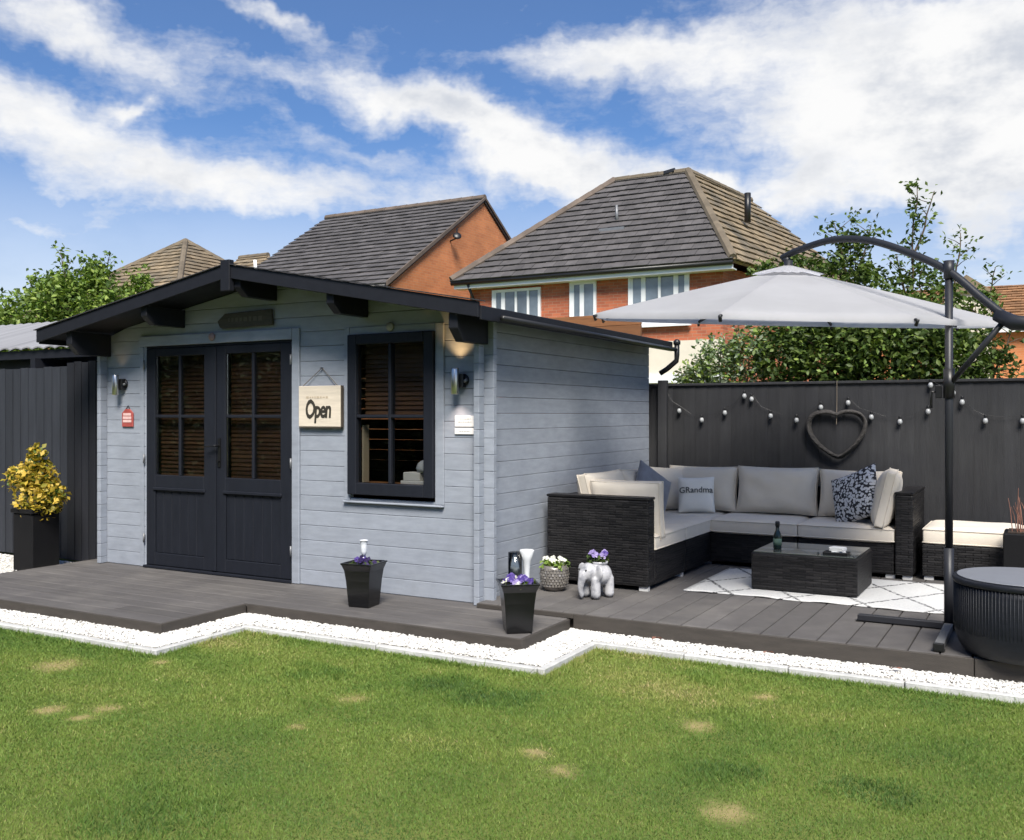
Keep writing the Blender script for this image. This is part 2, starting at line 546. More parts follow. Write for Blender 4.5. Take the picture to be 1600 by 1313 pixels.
M_RUG = rug_mat()

# dry patches of the lawn: x, y, radius (real bare spots)
PATCHES = [(-1.53, -2.27, .13), (-0.81, -2.84, .07), (-0.59, -2.69, .07), (-0.57, -2.85, .055), (0.39, -1.95, .06), (2.07, -1.52, .075), (1.57, -2.21, .05),
           (2.22, -0.90, .06), (1.76, -2.34, .07), (2.48, -2.41, .09), (-1.07, -1.93, .045), (0.44, -2.45, .045)]
TUFTS = [(2.33, -2.06, .24), (2.91, -2.00, .26), (0.68, -3.48, .42), (0.67, -1.50, .3), (1.84, -0.71, .25), (-0.11, -1.64, .25), (1.03, -1.6, .3)]


def lawn_mat():
    m, k, p, out = new_mat('lawn_soil')
    ps = pos_of(k)
    n1 = k.noise(ps, 2.0, 6, 0.6)
    n2 = k.noise(ps, 60, 4, 0.6)
    c = k.mix(k.ramp(n1, 0.35, 0.65), (0.10, 0.15, 0.034), (0.155, 0.19, 0.048))
    c = k.mix(k.math('MULTIPLY', k.ramp(n2, 0.4, 0.7), 0.5), c, (0.09, 0.072, 0.035))
    pw = k.vmath('ADD', ps, k.vmath('MULTIPLY', k.xyz(k.math('SUBTRACT', k.noise(ps, 12, 3), 0.5), k.math('SUBTRACT', k.noise(k.vmath('ADD', ps, (5, 5, 5)), 12, 3), 0.5), 0), (0.16, 0.16, 0)))
    f = None
    for (x, y, r) in PATCHES:
        dd = k.vmath('DISTANCE', pw, (x, y, 0.0))
        q = k.ramp(dd, r * 0.2, r * 1.5, 1.0, 0.0)
        f = q if f is None else k.math('MAXIMUM', f, q)
    c = k.mix(k.math('MULTIPLY', f, .8), c, (0.34, 0.27, 0.13))
    k.put(p.inputs['Base Color'], c)
    p.inputs['Roughness'].default_value = 0.95
    p.inputs['Specular IOR Level'].default_value = 0.1
    b = k.n('ShaderNodeBump')
    b.inputs['Strength'].default_value = 0.6
    b.inputs['Distance'].default_value = 0.02
    k.put(b.inputs['Height'], n2)
    k.put(p.inputs['Normal'], b.outputs[0])
    return m


M_LAWN = lawn_mat()


def grass_mat():
    m, k, p, out = new_mat('grass_blades')
    at = k.n('ShaderNodeAttribute')
    at.attribute_name = 'tint'
    c = k.colramp(at.outputs['Fac'], [(0.0, (0.062, 0.122, 0.034)), (0.3, (0.120, 0.212, 0.040)), (0.55, (0.198, 0.280, 0.056)), (0.8, (0.31, 0.335, 0.095)), (1.0, (0.52, 0.42, 0.22))])
    k.put(p.inputs['Base Color'], c)
    p.inputs['Roughness'].default_value = 0.55
    p.inputs['Specular IOR Level'].default_value = 0.25
    tl = k.n('ShaderNodeBsdfTranslucent')
    k.put(tl.inputs[0], c)
    ms = k.n('ShaderNodeMixShader')
    ms.inputs[0].default_value = 0.3
    k.put(ms.inputs[1], p.outputs[0])
    k.put(ms.inputs[2], tl.outputs[0])
    k.put(out.inputs[0], ms.outputs[0])
    return m


M_GRASS = grass_mat()

# ------------------------------------------------------------------ mesh helpers
WM = {}
I4 = Matrix.Identity(4)


def wm(o):
    return WM.get(o.name, I4)


def tag(o, label=None, cat=None, group=None, kind=None):
    if label:
        o['label'] = label
    if cat:
        o['category'] = cat
    if group:
        o['group'] = group
    if kind:
        o['kind'] = kind
    return o


def thing(name, label, cat, loc=(0, 0, 0), rz=0.0, group=None):
    o = bpy.data.objects.new(name, None)
    o.empty_display_size = 0.1
    COL.objects.link(o)
    o.location = loc
    o.rotation_euler = (0, 0, rz)
    WM[o.name] = Matrix.Translation(loc) @ Matrix.Rotation(rz, 4, 'Z')
    return tag(o, label, cat, group)


def link(name, me, mat=None, parent=None, local=False, loc=None, rot=None):
    """local=False: the mesh is in world space; local=True: in the parent's space"""
    o = bpy.data.objects.new(name, me)
    COL.objects.link(o)
    if mat is not None and not me.materials:
        for m in (mat if isinstance(mat, (list, tuple)) else [mat]):
            me.materials.append(m)
    if loc is not None:
        o.location = loc
    if rot is not None:
        o.rotation_euler = rot
    lm = Matrix.Translation(o.location) @ o.rotation_euler.to_matrix().to_4x4()
    if parent is not None:
        o.parent = parent
        if not local:
            o.matrix_parent_inverse = wm(parent).inverted()
            WM[o.name] = lm
        else:
            WM[o.name] = wm(parent) @ lm
    else:
        WM[o.name] = lm
    return o


def bevel(o, w=0.003, seg=1):
    b = o.modifiers.new('bevel', 'BEVEL')
    b.width = w
    b.segments = seg
    b.limit_method = 'ANGLE'
    b.angle_limit = R(40)
    return o


class MB:
    def __init__(self):
        self.v = []
        self.f = []
        self.mi = []

    def add(self, verts, faces, mi=0):
        n = len(self.v)
        self.v += [tuple(p) for p in verts]
        self.f += [tuple(i + n for i in f) for f in faces]
        self.mi += [mi] * len(faces)
        return self

    def box(self, x0, x1, y0, y1, z0, z1, mi=0):
        v = [(x0, y0, z0), (x1, y0, z0), (x1, y1, z0), (x0, y1, z0), (x0, y0, z1), (x1, y0, z1), (x1, y1, z1), (x0, y1, z1)]
        f = [(0, 3, 2, 1), (4, 5, 6, 7), (0, 1, 5, 4), (1, 2, 6, 5), (2, 3, 7, 6), (3, 0, 4, 7)]
        return self.add(v, f, mi)

    def prism(self, poly, axis, a0, a1, mi=0):
        """poly: 2D points; axis 'y': points are (x,z), 'x': (y,z), 'z': (x,y)"""
        def p3(p, a):
            return {'y': (p[0], a, p[1]), 'x': (a, p[0], p[1]), 'z': (p[0], p[1], a)}[axis]
        n = len(poly)
        v = [p3(p, a0) for p in poly] + [p3(p, a1) for p in poly]
        f = [tuple(range(n)), tuple(range(2 * n - 1, n - 1, -1))]
        for i in range(n):
            j = (i + 1) % n
            f.append((i, i + n, j + n, j))
        return self.add(v, f, mi)

    def tube(self, pts, rad, seg=8, cap=True, mi=0, flat=1.0):
        pts = [Vector(p) for p in pts]
        n = len(pts)
        rads = rad if isinstance(rad, (list, tuple)) else [rad] * n
        base = len(self.v)
        ref = None
        for i, p in enumerate(pts):
            t = (pts[min(i + 1, n - 1)] - pts[max(i - 1, 0)])
            if t.length < 1e-9:
                t = Vector((0, 0, 1))
            t.normalize()
            if ref is None:
                ref = Vector((0, 0, 1)) if abs(t.z) < 0.9 else Vector((1, 0, 0))
            a = t.cross(ref)
            if a.length < 1e-6:
                a = t.cross(Vector((0, 1, 0)))
            a.normalize()
            b = a.cross(t).normalized()
            ref = b
            for k in range(seg):
                q = 2 * math.pi * k / seg
                self.v.append(tuple(p + a * math.cos(q) * rads[i] + b * math.sin(q) * rads[i] * flat))
        for i in range(n - 1):
            for k in range(seg):
                k2 = (k + 1) % seg
                self.f.append((base + i * seg + k, base + i * seg + k2, base + (i + 1) * seg + k2, base + (i + 1) * seg + k))
                self.mi.append(mi)
        if cap:
            self.f.append(tuple(base + k for k in range(seg))[::-1])
            self.f.append(tuple(base + (n - 1) * seg + k for k in range(seg)))
            self.mi += [mi, mi]
        return self

    def lathe(self, prof, c=(0, 0, 0), seg=20, mi=0, sq=1.0, rz=0.0):
        """prof: (r,z) from bottom to top. sq<1: squarish section"""
        base = len(self.v)
        for r, z in prof:
            for k in range(seg):
                q = 2 * math.pi * k / seg + rz
                cx, sx_ = math.cos(q), math.sin(q)
                if sq < 1.0:
                    s = (abs(cx) ** (2 / sq * 1.0) + abs(sx_) ** (2 / sq * 1.0)) ** (-sq / 2.0)
                    cx, sx_ = cx * s, sx_ * s
                self.v.append((c[0] + r * cx, c[1] + r * sx_, c[2] + z))
        n = len(prof)
        for i in range(n - 1):
            for k in range(seg):
                k2 = (k + 1) % seg
                self.f.append((base + i * seg + k, base + i * seg + k2, base + (i + 1) * seg + k2, base + (i + 1) * seg + k))
                self.mi.append(mi)
        self.f.append(tuple(base + k for k in range(seg))[::-1])
        self.f.append(tuple(base + (n - 1) * seg + k for k in range(seg)))
        self.mi += [mi, mi]
        return self

    def mesh(self, name, smooth=False):
        me = bpy.data.meshes.new(name)
        me.from_pydata(self.v, [], self.f)
        me.polygons.foreach_set('material_index', self.mi)
        if smooth:
            me.polygons.foreach_set('use_smooth', [True] * len(self.f))
        me.update()
        return me

    def build(self, name, mat, parent=None, local=False, smooth=False, bev=0.0, seg=1, loc=None, rot=None):
        o = link(name, self.mesh(name, smooth), mat, parent, local, loc, rot)
        if bev:
            bevel(o, bev, seg)
        return o


def box(name, mat, parent, x0, x1, y0, y1, z0, z1, bev=0.0, seg=1, local=False):
    return MB().box(x0, x1, y0, y1, z0, z1).build(name, mat, parent, local, bev=bev, seg=seg)


def copy_tree(o, parent=None):
    c = o.copy()
    COL.objects.link(c)
    WM[c.name] = wm(o)
    if parent is not None:
        c.parent = parent
    for ch in o.children:
        copy_tree(ch, c)
    return c


# ------------------------------------------------------------------ ground, gravel, edging
ZD, ZP, ZG = 0.11, 0.145, 0.044       # front deck, patio, gravel levels
tag(MB().add([(-300, -300, 0), (300, -300, 0), (300, 300, 0), (-300, 300, 0)], [(0, 1, 2, 3)]).build('lawn', M_LAWN), kind='structure')

# outer line of the white gravel (towards the lawn) and the deck line
OUT = [(-8.0, -1.81), (-1.25, -1.81), (-1.25, -1.06), (1.0, -1.06), (1.0, -0.36), (6.5, -0.36)]
INN = [(-8.0, -1.50), (-1.52, -1.50), (-1.52, -0.74), (0.72, -0.74), (0.72, -0.05), (6.5, -0.05)]


def inside_gravel_or_deck(x, y):
    """true on the cabin side of the gravel's outer line"""
    lim = np.where(x < -1.205, -1.85, np.where(x < 1.045, -1.10, -0.40))
    return y > lim


mb = MB()
for i in range(len(OUT) - 1):
    a, b = OUT[i], OUT[i + 1]
    c, d_ = INN[i + 1], INN[i]
    mb.add([(*a, ZG - .012), (*b, ZG - .012), (*c, ZG - .012), (*d_, ZG - .012)], [(0, 1, 2, 3)])
mb.add([(-9.5, -1.5, ZG - .012), (-4.3, -1.5, ZG - .012), (-4.3, 0.2, ZG - .012), (-9.5, 0.2, ZG - .012)], [(0, 1, 2, 3)])
tag(mb.build('gravel_bed', M_BASEGRAVEL), kind='structure')

# pebbles: one mass of small stones
ICO = bmesh.new()
bmesh.ops.create_icosphere(ICO, subdivisions=1, radius=1.0)
ICO_V = np.array([v.co[:] for v in ICO.verts])
ICO_F = np.array([[v.index for v in f.verts] for f in ICO.faces])
ICO.free()


def seg_points(n, a, b, w0, w1):
    t = nrs.rand(n)
    return np.stack([a[0] + (b[0] - a[0]) * t, a[1] + (b[1] - a[1]) * t], 1)


def pebbles():
    pts = []
    rects = [(-4.8, -1.25, -1.80, -1.52, 7200), (-1.51, -1.25, -1.81, -0.80, 2200), (-1.5, 1.0, -1.05, -0.765, 5800),
             (0.73, 1.0, -1.05, -0.12, 2400), (0.75, 4.3, -0.355, -0.10, 7200), (-6.2, -4.31, -1.5, 0.15, 5200)]
    for x0, x1, y0, y1, n in rects:
        pts.append(np.stack([nrs.uniform(x0, x1, n), nrs.uniform(y0, y1, n)], 1))
    p = np.concatenate(pts)
    n = len(p)
    rad = nrs.uniform(0.005, 0.0095, n)
    sc = np.stack([rad * nrs.uniform(.8, 1.4, n), rad * nrs.uniform(.8, 1.4, n), rad * nrs.uniform(.5, .9, n)], 1)
    ang = nrs.uniform(0, 6.28, n)
    v = ICO_V[None] * (1 + nrs.uniform(-.22, .22, (n, len(ICO_V), 1))) * sc[:, None, :]
    c, s = np.cos(ang)[:, None], np.sin(ang)[:, None]
    vx = v[..., 0] * c - v[..., 1] * s + p[:, :1]
    vy = v[..., 0] * s + v[..., 1] * c + p[:, 1:]
    vz = v[..., 2] + (ZG - .008 + nrs.uniform(0, .010, n))[:, None]
    vv = np.stack([vx, vy, vz], -1).reshape(-1, 3)
    ff = (ICO_F[None] + (np.arange(n) * len(ICO_V))[:, None, None]).reshape(-1, 3)
    return vv, ff


def np_mesh(name, vv, ff, mat):
    me = bpy.data.meshes.new(name)
    nv, nf, k = len(vv), len(ff), ff.shape[1]
    me.vertices.add(nv)
    me.vertices.foreach_set('co', np.ascontiguousarray(vv, dtype=np.float32).ravel())
    me.loops.add(nf * k)
    me.loops.foreach_set('vertex_index', np.ascontiguousarray(ff, dtype=np.int32).ravel())
    me.polygons.add(nf)
    me.polygons.foreach_set('loop_start', np.arange(0, nf * k, k, dtype=np.int32))
    me.update(calc_edges=True)
    me.materials.append(mat)
    return me


vv, ff = pebbles()
po = link('white_gravel', np_mesh('white_gravel', vv, ff, M_PEBBLE))
tag(po, 'white pebble strip between grey decking and lawn', 'gravel', kind='stuff')

# concrete edging stones
edge = MB().box(-8, -7.98, -1.86, -1.84, 0, 0.02).build('garden_edging', M_CONC)
tag(edge, kind='structure')
EW = 0.045


def edging(a, b):
    L = math.hypot(b[0] - a[0], b[1] - a[1])
    n = max(1, round(L / 0.6))
    ux, uy = (b[0] - a[0]) / L, (b[1] - a[1]) / L
    for i in range(n):
        s, e = L * i / n + .003, L * (i + 1) / n - .003
        x0, y0, x1, y1 = a[0] + ux * s, a[1] + uy * s, a[0] + ux * e, a[1] + uy * e
        nx, ny = uy * EW, -ux * EW
        top = 0.040 + rnd.uniform(-.003, .003)
        box('edging_stone', M_CONC, edge, min(x0, x1, x0 + nx, x1 + nx), max(x0, x1, x0 + nx, x1 + nx),
            min(y0, y1, y0 + ny, y1 + ny), max(y0, y1, y0 + ny, y1 + ny), -.05, top, bev=.006)


pl = list(OUT)
for i in range(len(pl) - 1):
    a, b = list(pl[i]), list(pl[i + 1])
    if i == 1:      # keep corners from overlapping
        a[1] -= EW
        b[1] -= EW + .003
    if i == 3:
        a[1] -= EW
        b[1] -= EW + .003
    if i == 0:
        b[0] -= .003
    if i == 2:
        b[0] -= .003
    edging(a, b)

# ------------------------------------------------------------------ decks
deck = MB()
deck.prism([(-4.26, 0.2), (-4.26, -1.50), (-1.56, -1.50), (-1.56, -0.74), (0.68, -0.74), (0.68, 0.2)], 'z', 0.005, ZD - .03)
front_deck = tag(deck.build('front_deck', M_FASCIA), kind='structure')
BW, GAP = 0.145, 0.006
y = -1.535
while y < 0.18:
    y1 = y + BW
    xr = -1.525 if y < -0.77 else 0.715
    if y < -0.77 < y1 - 0.03:
        box('deck_board', M_DECKX, front_deck, -4.28, -1.525, y, -0.779, ZD - .028, ZD, bev=.004)
        box('deck_board', M_DECKX, front_deck, -4.28, 0.715, -0.773, y1, ZD - .028, ZD, bev=.004)
    else:
        # boards come in two lengths with a staggered butt joint
        cut = rnd.uniform(-3.4, -1.9) if xr < 0 else rnd.uniform(-2.6, -0.6)
        box('deck_board', M_DECKX, front_deck, -4.28, cut - .0015, y, y1, ZD - .028, ZD, bev=.004)
        box('deck_board', M_DECKX, front_deck, cut + .0015, xr, y, y1, ZD - .028, ZD, bev=.004)
    y = y1 + GAP
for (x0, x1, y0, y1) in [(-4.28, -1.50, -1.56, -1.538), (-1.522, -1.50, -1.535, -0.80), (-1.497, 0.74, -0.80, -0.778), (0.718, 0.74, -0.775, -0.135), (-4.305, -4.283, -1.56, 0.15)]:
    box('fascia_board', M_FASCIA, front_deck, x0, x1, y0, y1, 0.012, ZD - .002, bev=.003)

patio = tag(MB().box(0.05, 6.2, -0.07, 3.3, 0.004, ZP - .03).build('patio_deck', M_FASCIA), kind='structure')
x = 0.012
while x < 5.2:
    box('deck_board', M_DECK, patio, x, x + 0.158, -0.105, 3.24, ZP - .028, ZP, bev=.004)
    x += 0.158 + 0.007
for a, b in [(0.76, 3.15), (3.154, 5.3)]:
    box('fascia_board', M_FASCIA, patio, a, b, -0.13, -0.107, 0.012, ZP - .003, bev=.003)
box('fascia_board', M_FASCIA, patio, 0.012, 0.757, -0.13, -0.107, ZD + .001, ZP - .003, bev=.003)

# ------------------------------------------------------------------ log cabin
CX0, CX1, CY0, CY1 = -4.05, 0.0, 0.0, 3.15
TH = 0.045
LH = 0.118
cab = thing('log_cabin', 'blue grey timber log cabin with black roof edge and double doors', 'cabin', (-2.02, 1.5, ZD))
RX, RZ, EZ, EXL, EXR = -2.05, 2.60, 2.185, -4.36, 0.21      # ridge x, ridge top z, eave top z, eave x
RF, RB = -0.45, 3.28
RT = 0.055


def roof_under(x):
    t = (x - RX) / ((EXR if x > RX else EXL) - RX)
    return RZ + (EZ - RZ) * t - RT


fw_part = MB().box(CX0 + .06, CX1 - .06, 0.005, TH - .004, ZD - .02, ZD + .01).build('front_wall', M_LOG, cab)
sw_part = MB().box(-TH + .004, -.005, 0.06, CY1 - .06, ZD - .02, ZD + .01).build('side_wall', M_LOG, cab)
lw_part = MB().box(CX0 + .005, CX0 + TH - .004, 0.06, CY1 - .06, ZD - .02, ZD + .01).build('side_wall', M_LOG, cab)
bw_part = MB().box(CX0 + .06, CX1 - .06, CY1 - TH + .004, CY1 - .005, ZD - .02, ZD + .01).build('back_wall', M_LOG, cab)

DX0, DX1, DZ1 = -3.50, -1.78, 2.06        # door opening
WX0, WX1, WZ0, WZ1 = -1.20, -0.41, 0.85, 2.07
EXT = 0.075


def log_piece(parent, x0, x1, z0, z1):
    box('log', M_LOG, parent, x0, x1, 0.0, TH, z0 + .0012, z1 - .0012, bev=.0028)


k = 0
z = ZD + .002
while True:
    z1 = z + LH
    if z > roof_under(RX) - .02:
        break
    spans = [(CX0 - EXT, CX1 + EXT)]

    def cut(spans, a, b):
        out = []
        for s, e in spans:
            if b <= s or a >= e:
                out.append((s, e))
                continue
            if s < a:
                out.append((s, a))
            if b < e:
                out.append((b, e))
        return out
    ht = z1
    cuts_door = z < DZ1 - .03
    cuts_win = z1 > WZ0 + .02 and z < WZ1 - .03
    if cuts_door:
        spans = cut(spans, DX0, DX1)
    if cuts_win:
        spans = cut(spans, WX0, WX1)
    for s, e in spans:
        s2, e2 = s, e
        if z1 > roof_under(s) - .005 or z1 > roof_under(e) - .005:
            # gable log: ends follow the roof slope
            def xat(zz, side):
                E_ = EXR if side > 0 else EXL
                t = (RZ - RT - zz) / (RZ - EZ)
                return RX + (E_ - RX) * t
            pts = []
            lo_l, lo_r = max(s, xat(z, -1)), min(e, xat(z, 1))
            hi_l, hi_r = max(s, xat(z1, -1)), min(e, xat(z1, 1))
            if lo_r - lo_l < .05:
                continue
            if z1 >= RZ - RT - .002:
                pts = [(lo_l, z + .0012), (lo_r, z + .0012), (RX, RZ - RT - .004)]
            else:
                pts = [(lo_l, z + .0012), (lo_r, z + .0012), (hi_r, z1 - .0012), (hi_l, z1 - .0012)]
            MB().prism(pts, 'y', 0.0, TH).build('log', M_LOG, fw_part, bev=.004)
        else:
            log_piece(fw_part, s2, e2, z, z1)
    z = z1
# side and back walls, half a course higher so that corners interlock
z = ZD + .002 - LH / 2
while z < 2.10:
    z0, z1 = max(z, ZD + .002), min(z + LH, roof_under(0.0) - .01)
    if z1 - z0 > .02:
        top = z1 > 1.95
        box('log', M_LOG, sw_part, -TH, 0.0, -EXT, -.0015, z0 + .0012, z1 - .0012, bev=.0028)
        box('log', M_LOG, sw_part, -TH, 0.0, TH + .0015, CY1 + EXT, z0 + .0012, z1 - .0012, bev=.0028)
        box('log', M_LOG, lw_part, CX0, CX0 + TH, -EXT, -.0015, z0 + .0012, z1 - .0012, bev=.0028)
        box('log', M_LOG, lw_part, CX0, CX0 + TH, TH + .0015, CY1 + EXT, z0 + .0012, z1 - .0012, bev=.0028)
    z += LH
for i in range(20):
    z0 = ZD + .002 + i * LH
    if z0 < 2.4:
        box('log', M_WOOD, bw_part, CX0 + TH + .002, -TH - .002, CY1 - TH, CY1, z0 + .0012, z0 + LH - .0012, bev=.0028)
# inner floor
box('floor', M_FLOOR, cab, CX0 + TH + .002, -TH - .002, TH + .003, CY1 - TH - .003, ZD + .004, ZD + .02)

# roof
for sgn, ex in ((1, EXR), (-1, EXL)):
    prof = [(RX, RZ), (ex, EZ), (ex, EZ - .022), (RX, RZ - .022)]
    sl_ = MB().prism(prof, 'y', RF + .025, RB).build('roof_slope', M_ROOF, cab)
    # soffit boards seen under the overhang
    nb = 5
    for i in range(nb):
        y0 = RF + .03 + i * .095
        prof = [(RX + sgn * .002, RZ - .024), (ex, EZ - .024), (ex, EZ - RT + .004), (RX + sgn * .002, RZ - RT + .004)]
        MB().prism(prof, 'y', y0, y0 + .0935).build('soffit_board', M_DARK, sl_)
    prof = [(RX + sgn * .002, RZ - .024), (ex, EZ - .024), (ex, EZ - RT + .004), (RX + sgn * .002, RZ - RT + .004)]
    MB().prism(prof, 'y', .05, RB - .02).build('soffit_panel', M_DARK, sl_)
    # bargeboard
    top = .022
    bh = .105
    prof = [(RX + sgn * .045, RZ + top - .008), (ex + sgn * .012, EZ + top), (ex + sgn * .012, EZ + top - bh), (RX + sgn * .045, RZ + top - .008 - bh)]
    MB().prism(prof, 'y', RF - .005, RF + .022).build('bargeboard', M_DARK, cab, bev=.003)
    prof = [(RX + sgn * .045, RZ + top + .0), (ex + sgn * .03, EZ + top + .008), (ex + sgn * .03, EZ + top + .002), (RX + sgn * .045, RZ + top - .006)]
    MB().prism(prof, 'y', RF - .02, RF + .06).build('roof_trim', M_ROOF, cab)
    # eave fascia
    box('eave_fascia', M_DARK, cab, min(ex, ex + sgn * .018), max(ex, ex + sgn * .018), RF + .024, RB, EZ - .095, EZ - .002, bev=.003)
box('finial_block', M_DARK, cab, RX - .048, RX + .048, RF - .022, RF + .03, RZ - .185, RZ + .055, bev=.004)
MB().prism([(RX - .12, RZ - .012), (RX, RZ + .012), (RX + .12, RZ - .012), (RX + .12, RZ - .018), (RX, RZ + .004), (RX - .12, RZ - .018)], 'y', RF + .03, RB).build('ridge_felt', M_ROOF, cab)
# purlins under the overhang
for px, zt, h, w in [(-3.98, 2.165, .20, .07), (-3.03, 2.355, .15, .07), (-1.98, 2.50, .14, .07), (-1.06, 2.345, .15, .07), (0.0, 2.085, .19, .07)]:
    zt = roof_under(px) - .012 if px not in (0.0,) else roof_under(.05) - .012
    MB().prism([(RF + .035, zt), (-.004, zt), (-.004, zt - h), (RF + .12, zt - h), (RF + .035, zt - h * .55)], 'x', px - w / 2, px + w / 2).build('purlin', M_DARK, cab, bev=.004)
# right gutter with down pipe
gut = MB().tube([(EXR + .05, RF + .25, EZ - .07), (EXR + .05, RB + .06, EZ - .08)], .020, 10).build('gutter', M_LEADGUT, cab, smooth=True)
MB().tube([(EXR + .055, RB + .02, EZ - .02), (EXR + .055, RB + .02, EZ - .13), (EXR + .05, RB + .02, EZ - .19), (EXR - .05, RB + .02, EZ - .27), (EXR - .12, RB + .02, EZ - .31)], .026, 10).build('gutter_outlet', M_LEADGUT, gut, smooth=True)
MB().lathe([(.02, 0), (.036, .01), (.036, .04), (.015, .06)], (EXR + .055, RB + .02, EZ - .035), 12).build('gutter_cap', M_LEADGUT, gut, smooth=True)

# door frame and doors
df = MB().box(DX0, DX0 + .012, .004, TH + .04, ZD, DZ1).build('door_frame', M_LOG, cab)
box('frame_board', M_LOG, df, DX1 + .001, DX1 + .078, -.022, -.001, ZD + .002, DZ1 + .09, bev=.004)
box('frame_board', M_LOG, df, DX0 - .06, DX1 - .001, -.022, -.001, DZ1 + .002, DZ1 + .09, bev=.004)
box('frame_board', M_LOG, df, DX0 - .06, DX0 - .012, -.012, -.001, ZD + .002, DZ1 - .001, bev=.004)
box('jamb', M_DOOR, df, DX1 - .012, DX1, .004, TH + .04, ZD, DZ1)
box('door_head', M_DOOR, df, DX0 + .013, DX1 - .013, .004, TH + .04, DZ1 - .018, DZ1)
box('threshold', M_DOOR, df, DX0, DX1, -.03, TH + .02, ZD + .0005, ZD + .022, bev=.003)


def pane_grid(parent, x0, x1, z0, zm, z1, ypl):
    xm = (x0 + x1) / 2
    for a, b in ((x0, xm), (xm, x1)):
        for c, e in ((z0, zm), (zm, z1)):
            box('pane', M_GLASS, parent, a + .002, b - .002, ypl, ypl + .004, c + .002, e - .002)


def door_leaf(x0, x1, gx0, gx1, label):
    zb, zt = ZD + .026, DZ1 - .022
    gz0, gzm, gz1 = .93, 1.445, 1.97
    yo, yi = -.002, .042
    leaf = MB().box(x0, gx0, yo, yi, zb, zt).build('door', M_DOOR, cab, bev=.004)
    leaf['label'] = label
    box('stile', M_DOOR, leaf, gx1, x1, yo, yi, zb, zt, bev=.004)
    box('rail', M_DOOR, leaf, gx0 + .0005, gx1 - .0005, yo, yi, gz1, zt, bev=.004)
    box('rail', M_DOOR, leaf, gx0 + .0005, gx1 - .0005, yo, yi, .80, gz0, bev=.004)
    box('rail', M_DOOR, leaf, gx0 + .0005, gx1 - .0005, yo, yi, zb, .245, bev=.004)
    box('weather_bar', M_DOOR, leaf, gx0 - .02, gx1 + .02, yo - .014, yo - .0005, .795, .822, bev=.005)
    nb = 6
    w = (gx1 - gx0) / nb
    for i in range(nb):
        box('panel_board', M_DOOR, leaf, gx0 + i * w + .001, gx0 + (i + 1) * w - .001, yo + .012, yi - .006, .2455, .7995, bev=.005)
    xm = (gx0 + gx1) / 2
    box('glazing_bar', M_DOOR, leaf, xm - .013, xm + .013, yo + .004, yi - .006, gz0 + .0005, gz1 - .0005, bev=.004)
    for a, b in ((gx0 + .0005, xm - .0135), (xm + .0135, gx1 - .0005)):
        box('glazing_bar', M_DOOR, leaf, a, b, yo + .004, yi - .006, gzm - .013, gzm + .013, bev=.004)
    pane_grid(leaf, gx0, gx1, gz0, gzm, gz1, yo + .018)
    return leaf


l1 = door_leaf(DX0 + .014, -2.652, -3.375, -2.775, 'left door leaf with four panes over a boarded panel')
l2 = door_leaf(-2.646, DX1 - .014, -2.525, -1.915, 'right door leaf with four panes and black handle')
box('meeting_strip', M_DOOR, l2, -2.672, -2.625, -.016, -.003, ZD + .03, DZ1 - .03, bev=.004)
hb = MB().box(-2.603, -2.573, -.012, -.0025, 1.02, 1.26)
hb.tube([(-2.588, -.012, 1.20), (-2.588, -.055, 1.20), (-2.60, -.058, 1.20), (-2.70, -.058, 1.195)], .009, 8)
hb.tube([(-2.588, -.012, 1.07), (-2.588, -.03, 1.07)], .012, 8)
hb.build('handle', M_BLACK, l2)
for zz in (.33, 1.03, 1.86):
    MB().tube([(DX1 - .002, -.028, zz), (DX1 - .002, -.028, zz + .08)], .008, 8).build('hinge', M_GREYMETAL, l2, smooth=True)
    MB().tube([(DX0 + .004, -.02, zz), (DX0 + .004, -.02, zz + .08)], .008, 8).build('hinge', M_GREYMETAL, l1, smooth=True)

# window
win = MB().box(WX0, WX0 + .085, -.045, .03, WZ0, WZ1).build('window', M_DOOR, cab, bev=.005)
box('frame_bar', M_DOOR, win, WX1 - .085, WX1, -.045, .03, WZ0, WZ1, bev=.005)
box('frame_bar', M_DOOR, win, WX0 + .0855, WX1 - .0855, -.045, .03, WZ1 - .075, WZ1, bev=.005)
box('frame_bar', M_DOOR, win, WX0 + .0855, WX1 - .0855, -.045, .03, WZ0, WZ0 + .09, bev=.005)
wxm = (WX0 + WX1) / 2
box('glazing_bar', M_DOOR, win, wxm - .012, wxm + .012, -.038, .02, WZ0 + .0905, WZ1 - .0755, bev=.004)
for a, b in ((WX0 + .0855, wxm - .0125), (wxm + .0125, WX1 - .0855)):
    box('glazing_bar', M_DOOR, win, a, b, -.038, .02, 1.435, 1.459, bev=.004)
pane_grid(win, WX0 + .086, WX1 - .086, WZ0 + .091, 1.447, WZ1 - .076, -.012)
box('surround', M_LOG, win, WX1 + .001, WX1 + .075, -.018, -.001, WZ0 - .05, WZ1 + .06, bev=.004)
box('surround', M_LOG, win, WX0 - .055, WX0 - .001, -.012, -.001, WZ0 - .05, WZ1 + .06, bev=.004)
box('surround', M_LOG, win, WX0 - .0005, WX1 + .0005, -.012, -.001, WZ1 + .001, WZ1 + .06, bev=.004)
box('sill', M_LOG, win, WX0 - .055, WX1 + .075, -.034, -.001, WZ0 - .066, WZ0 - .0515, bev=.004)
box('inner_sill', M_WOOD, win, WX0, WX1, TH + .002, .22, WZ0 + .065, WZ0 + .085, bev=.003)
box('reveal', M_CURTAIN, win, WX0 + .088, WX0 + .10, .03, .10, WZ0 + .09, 1.38)


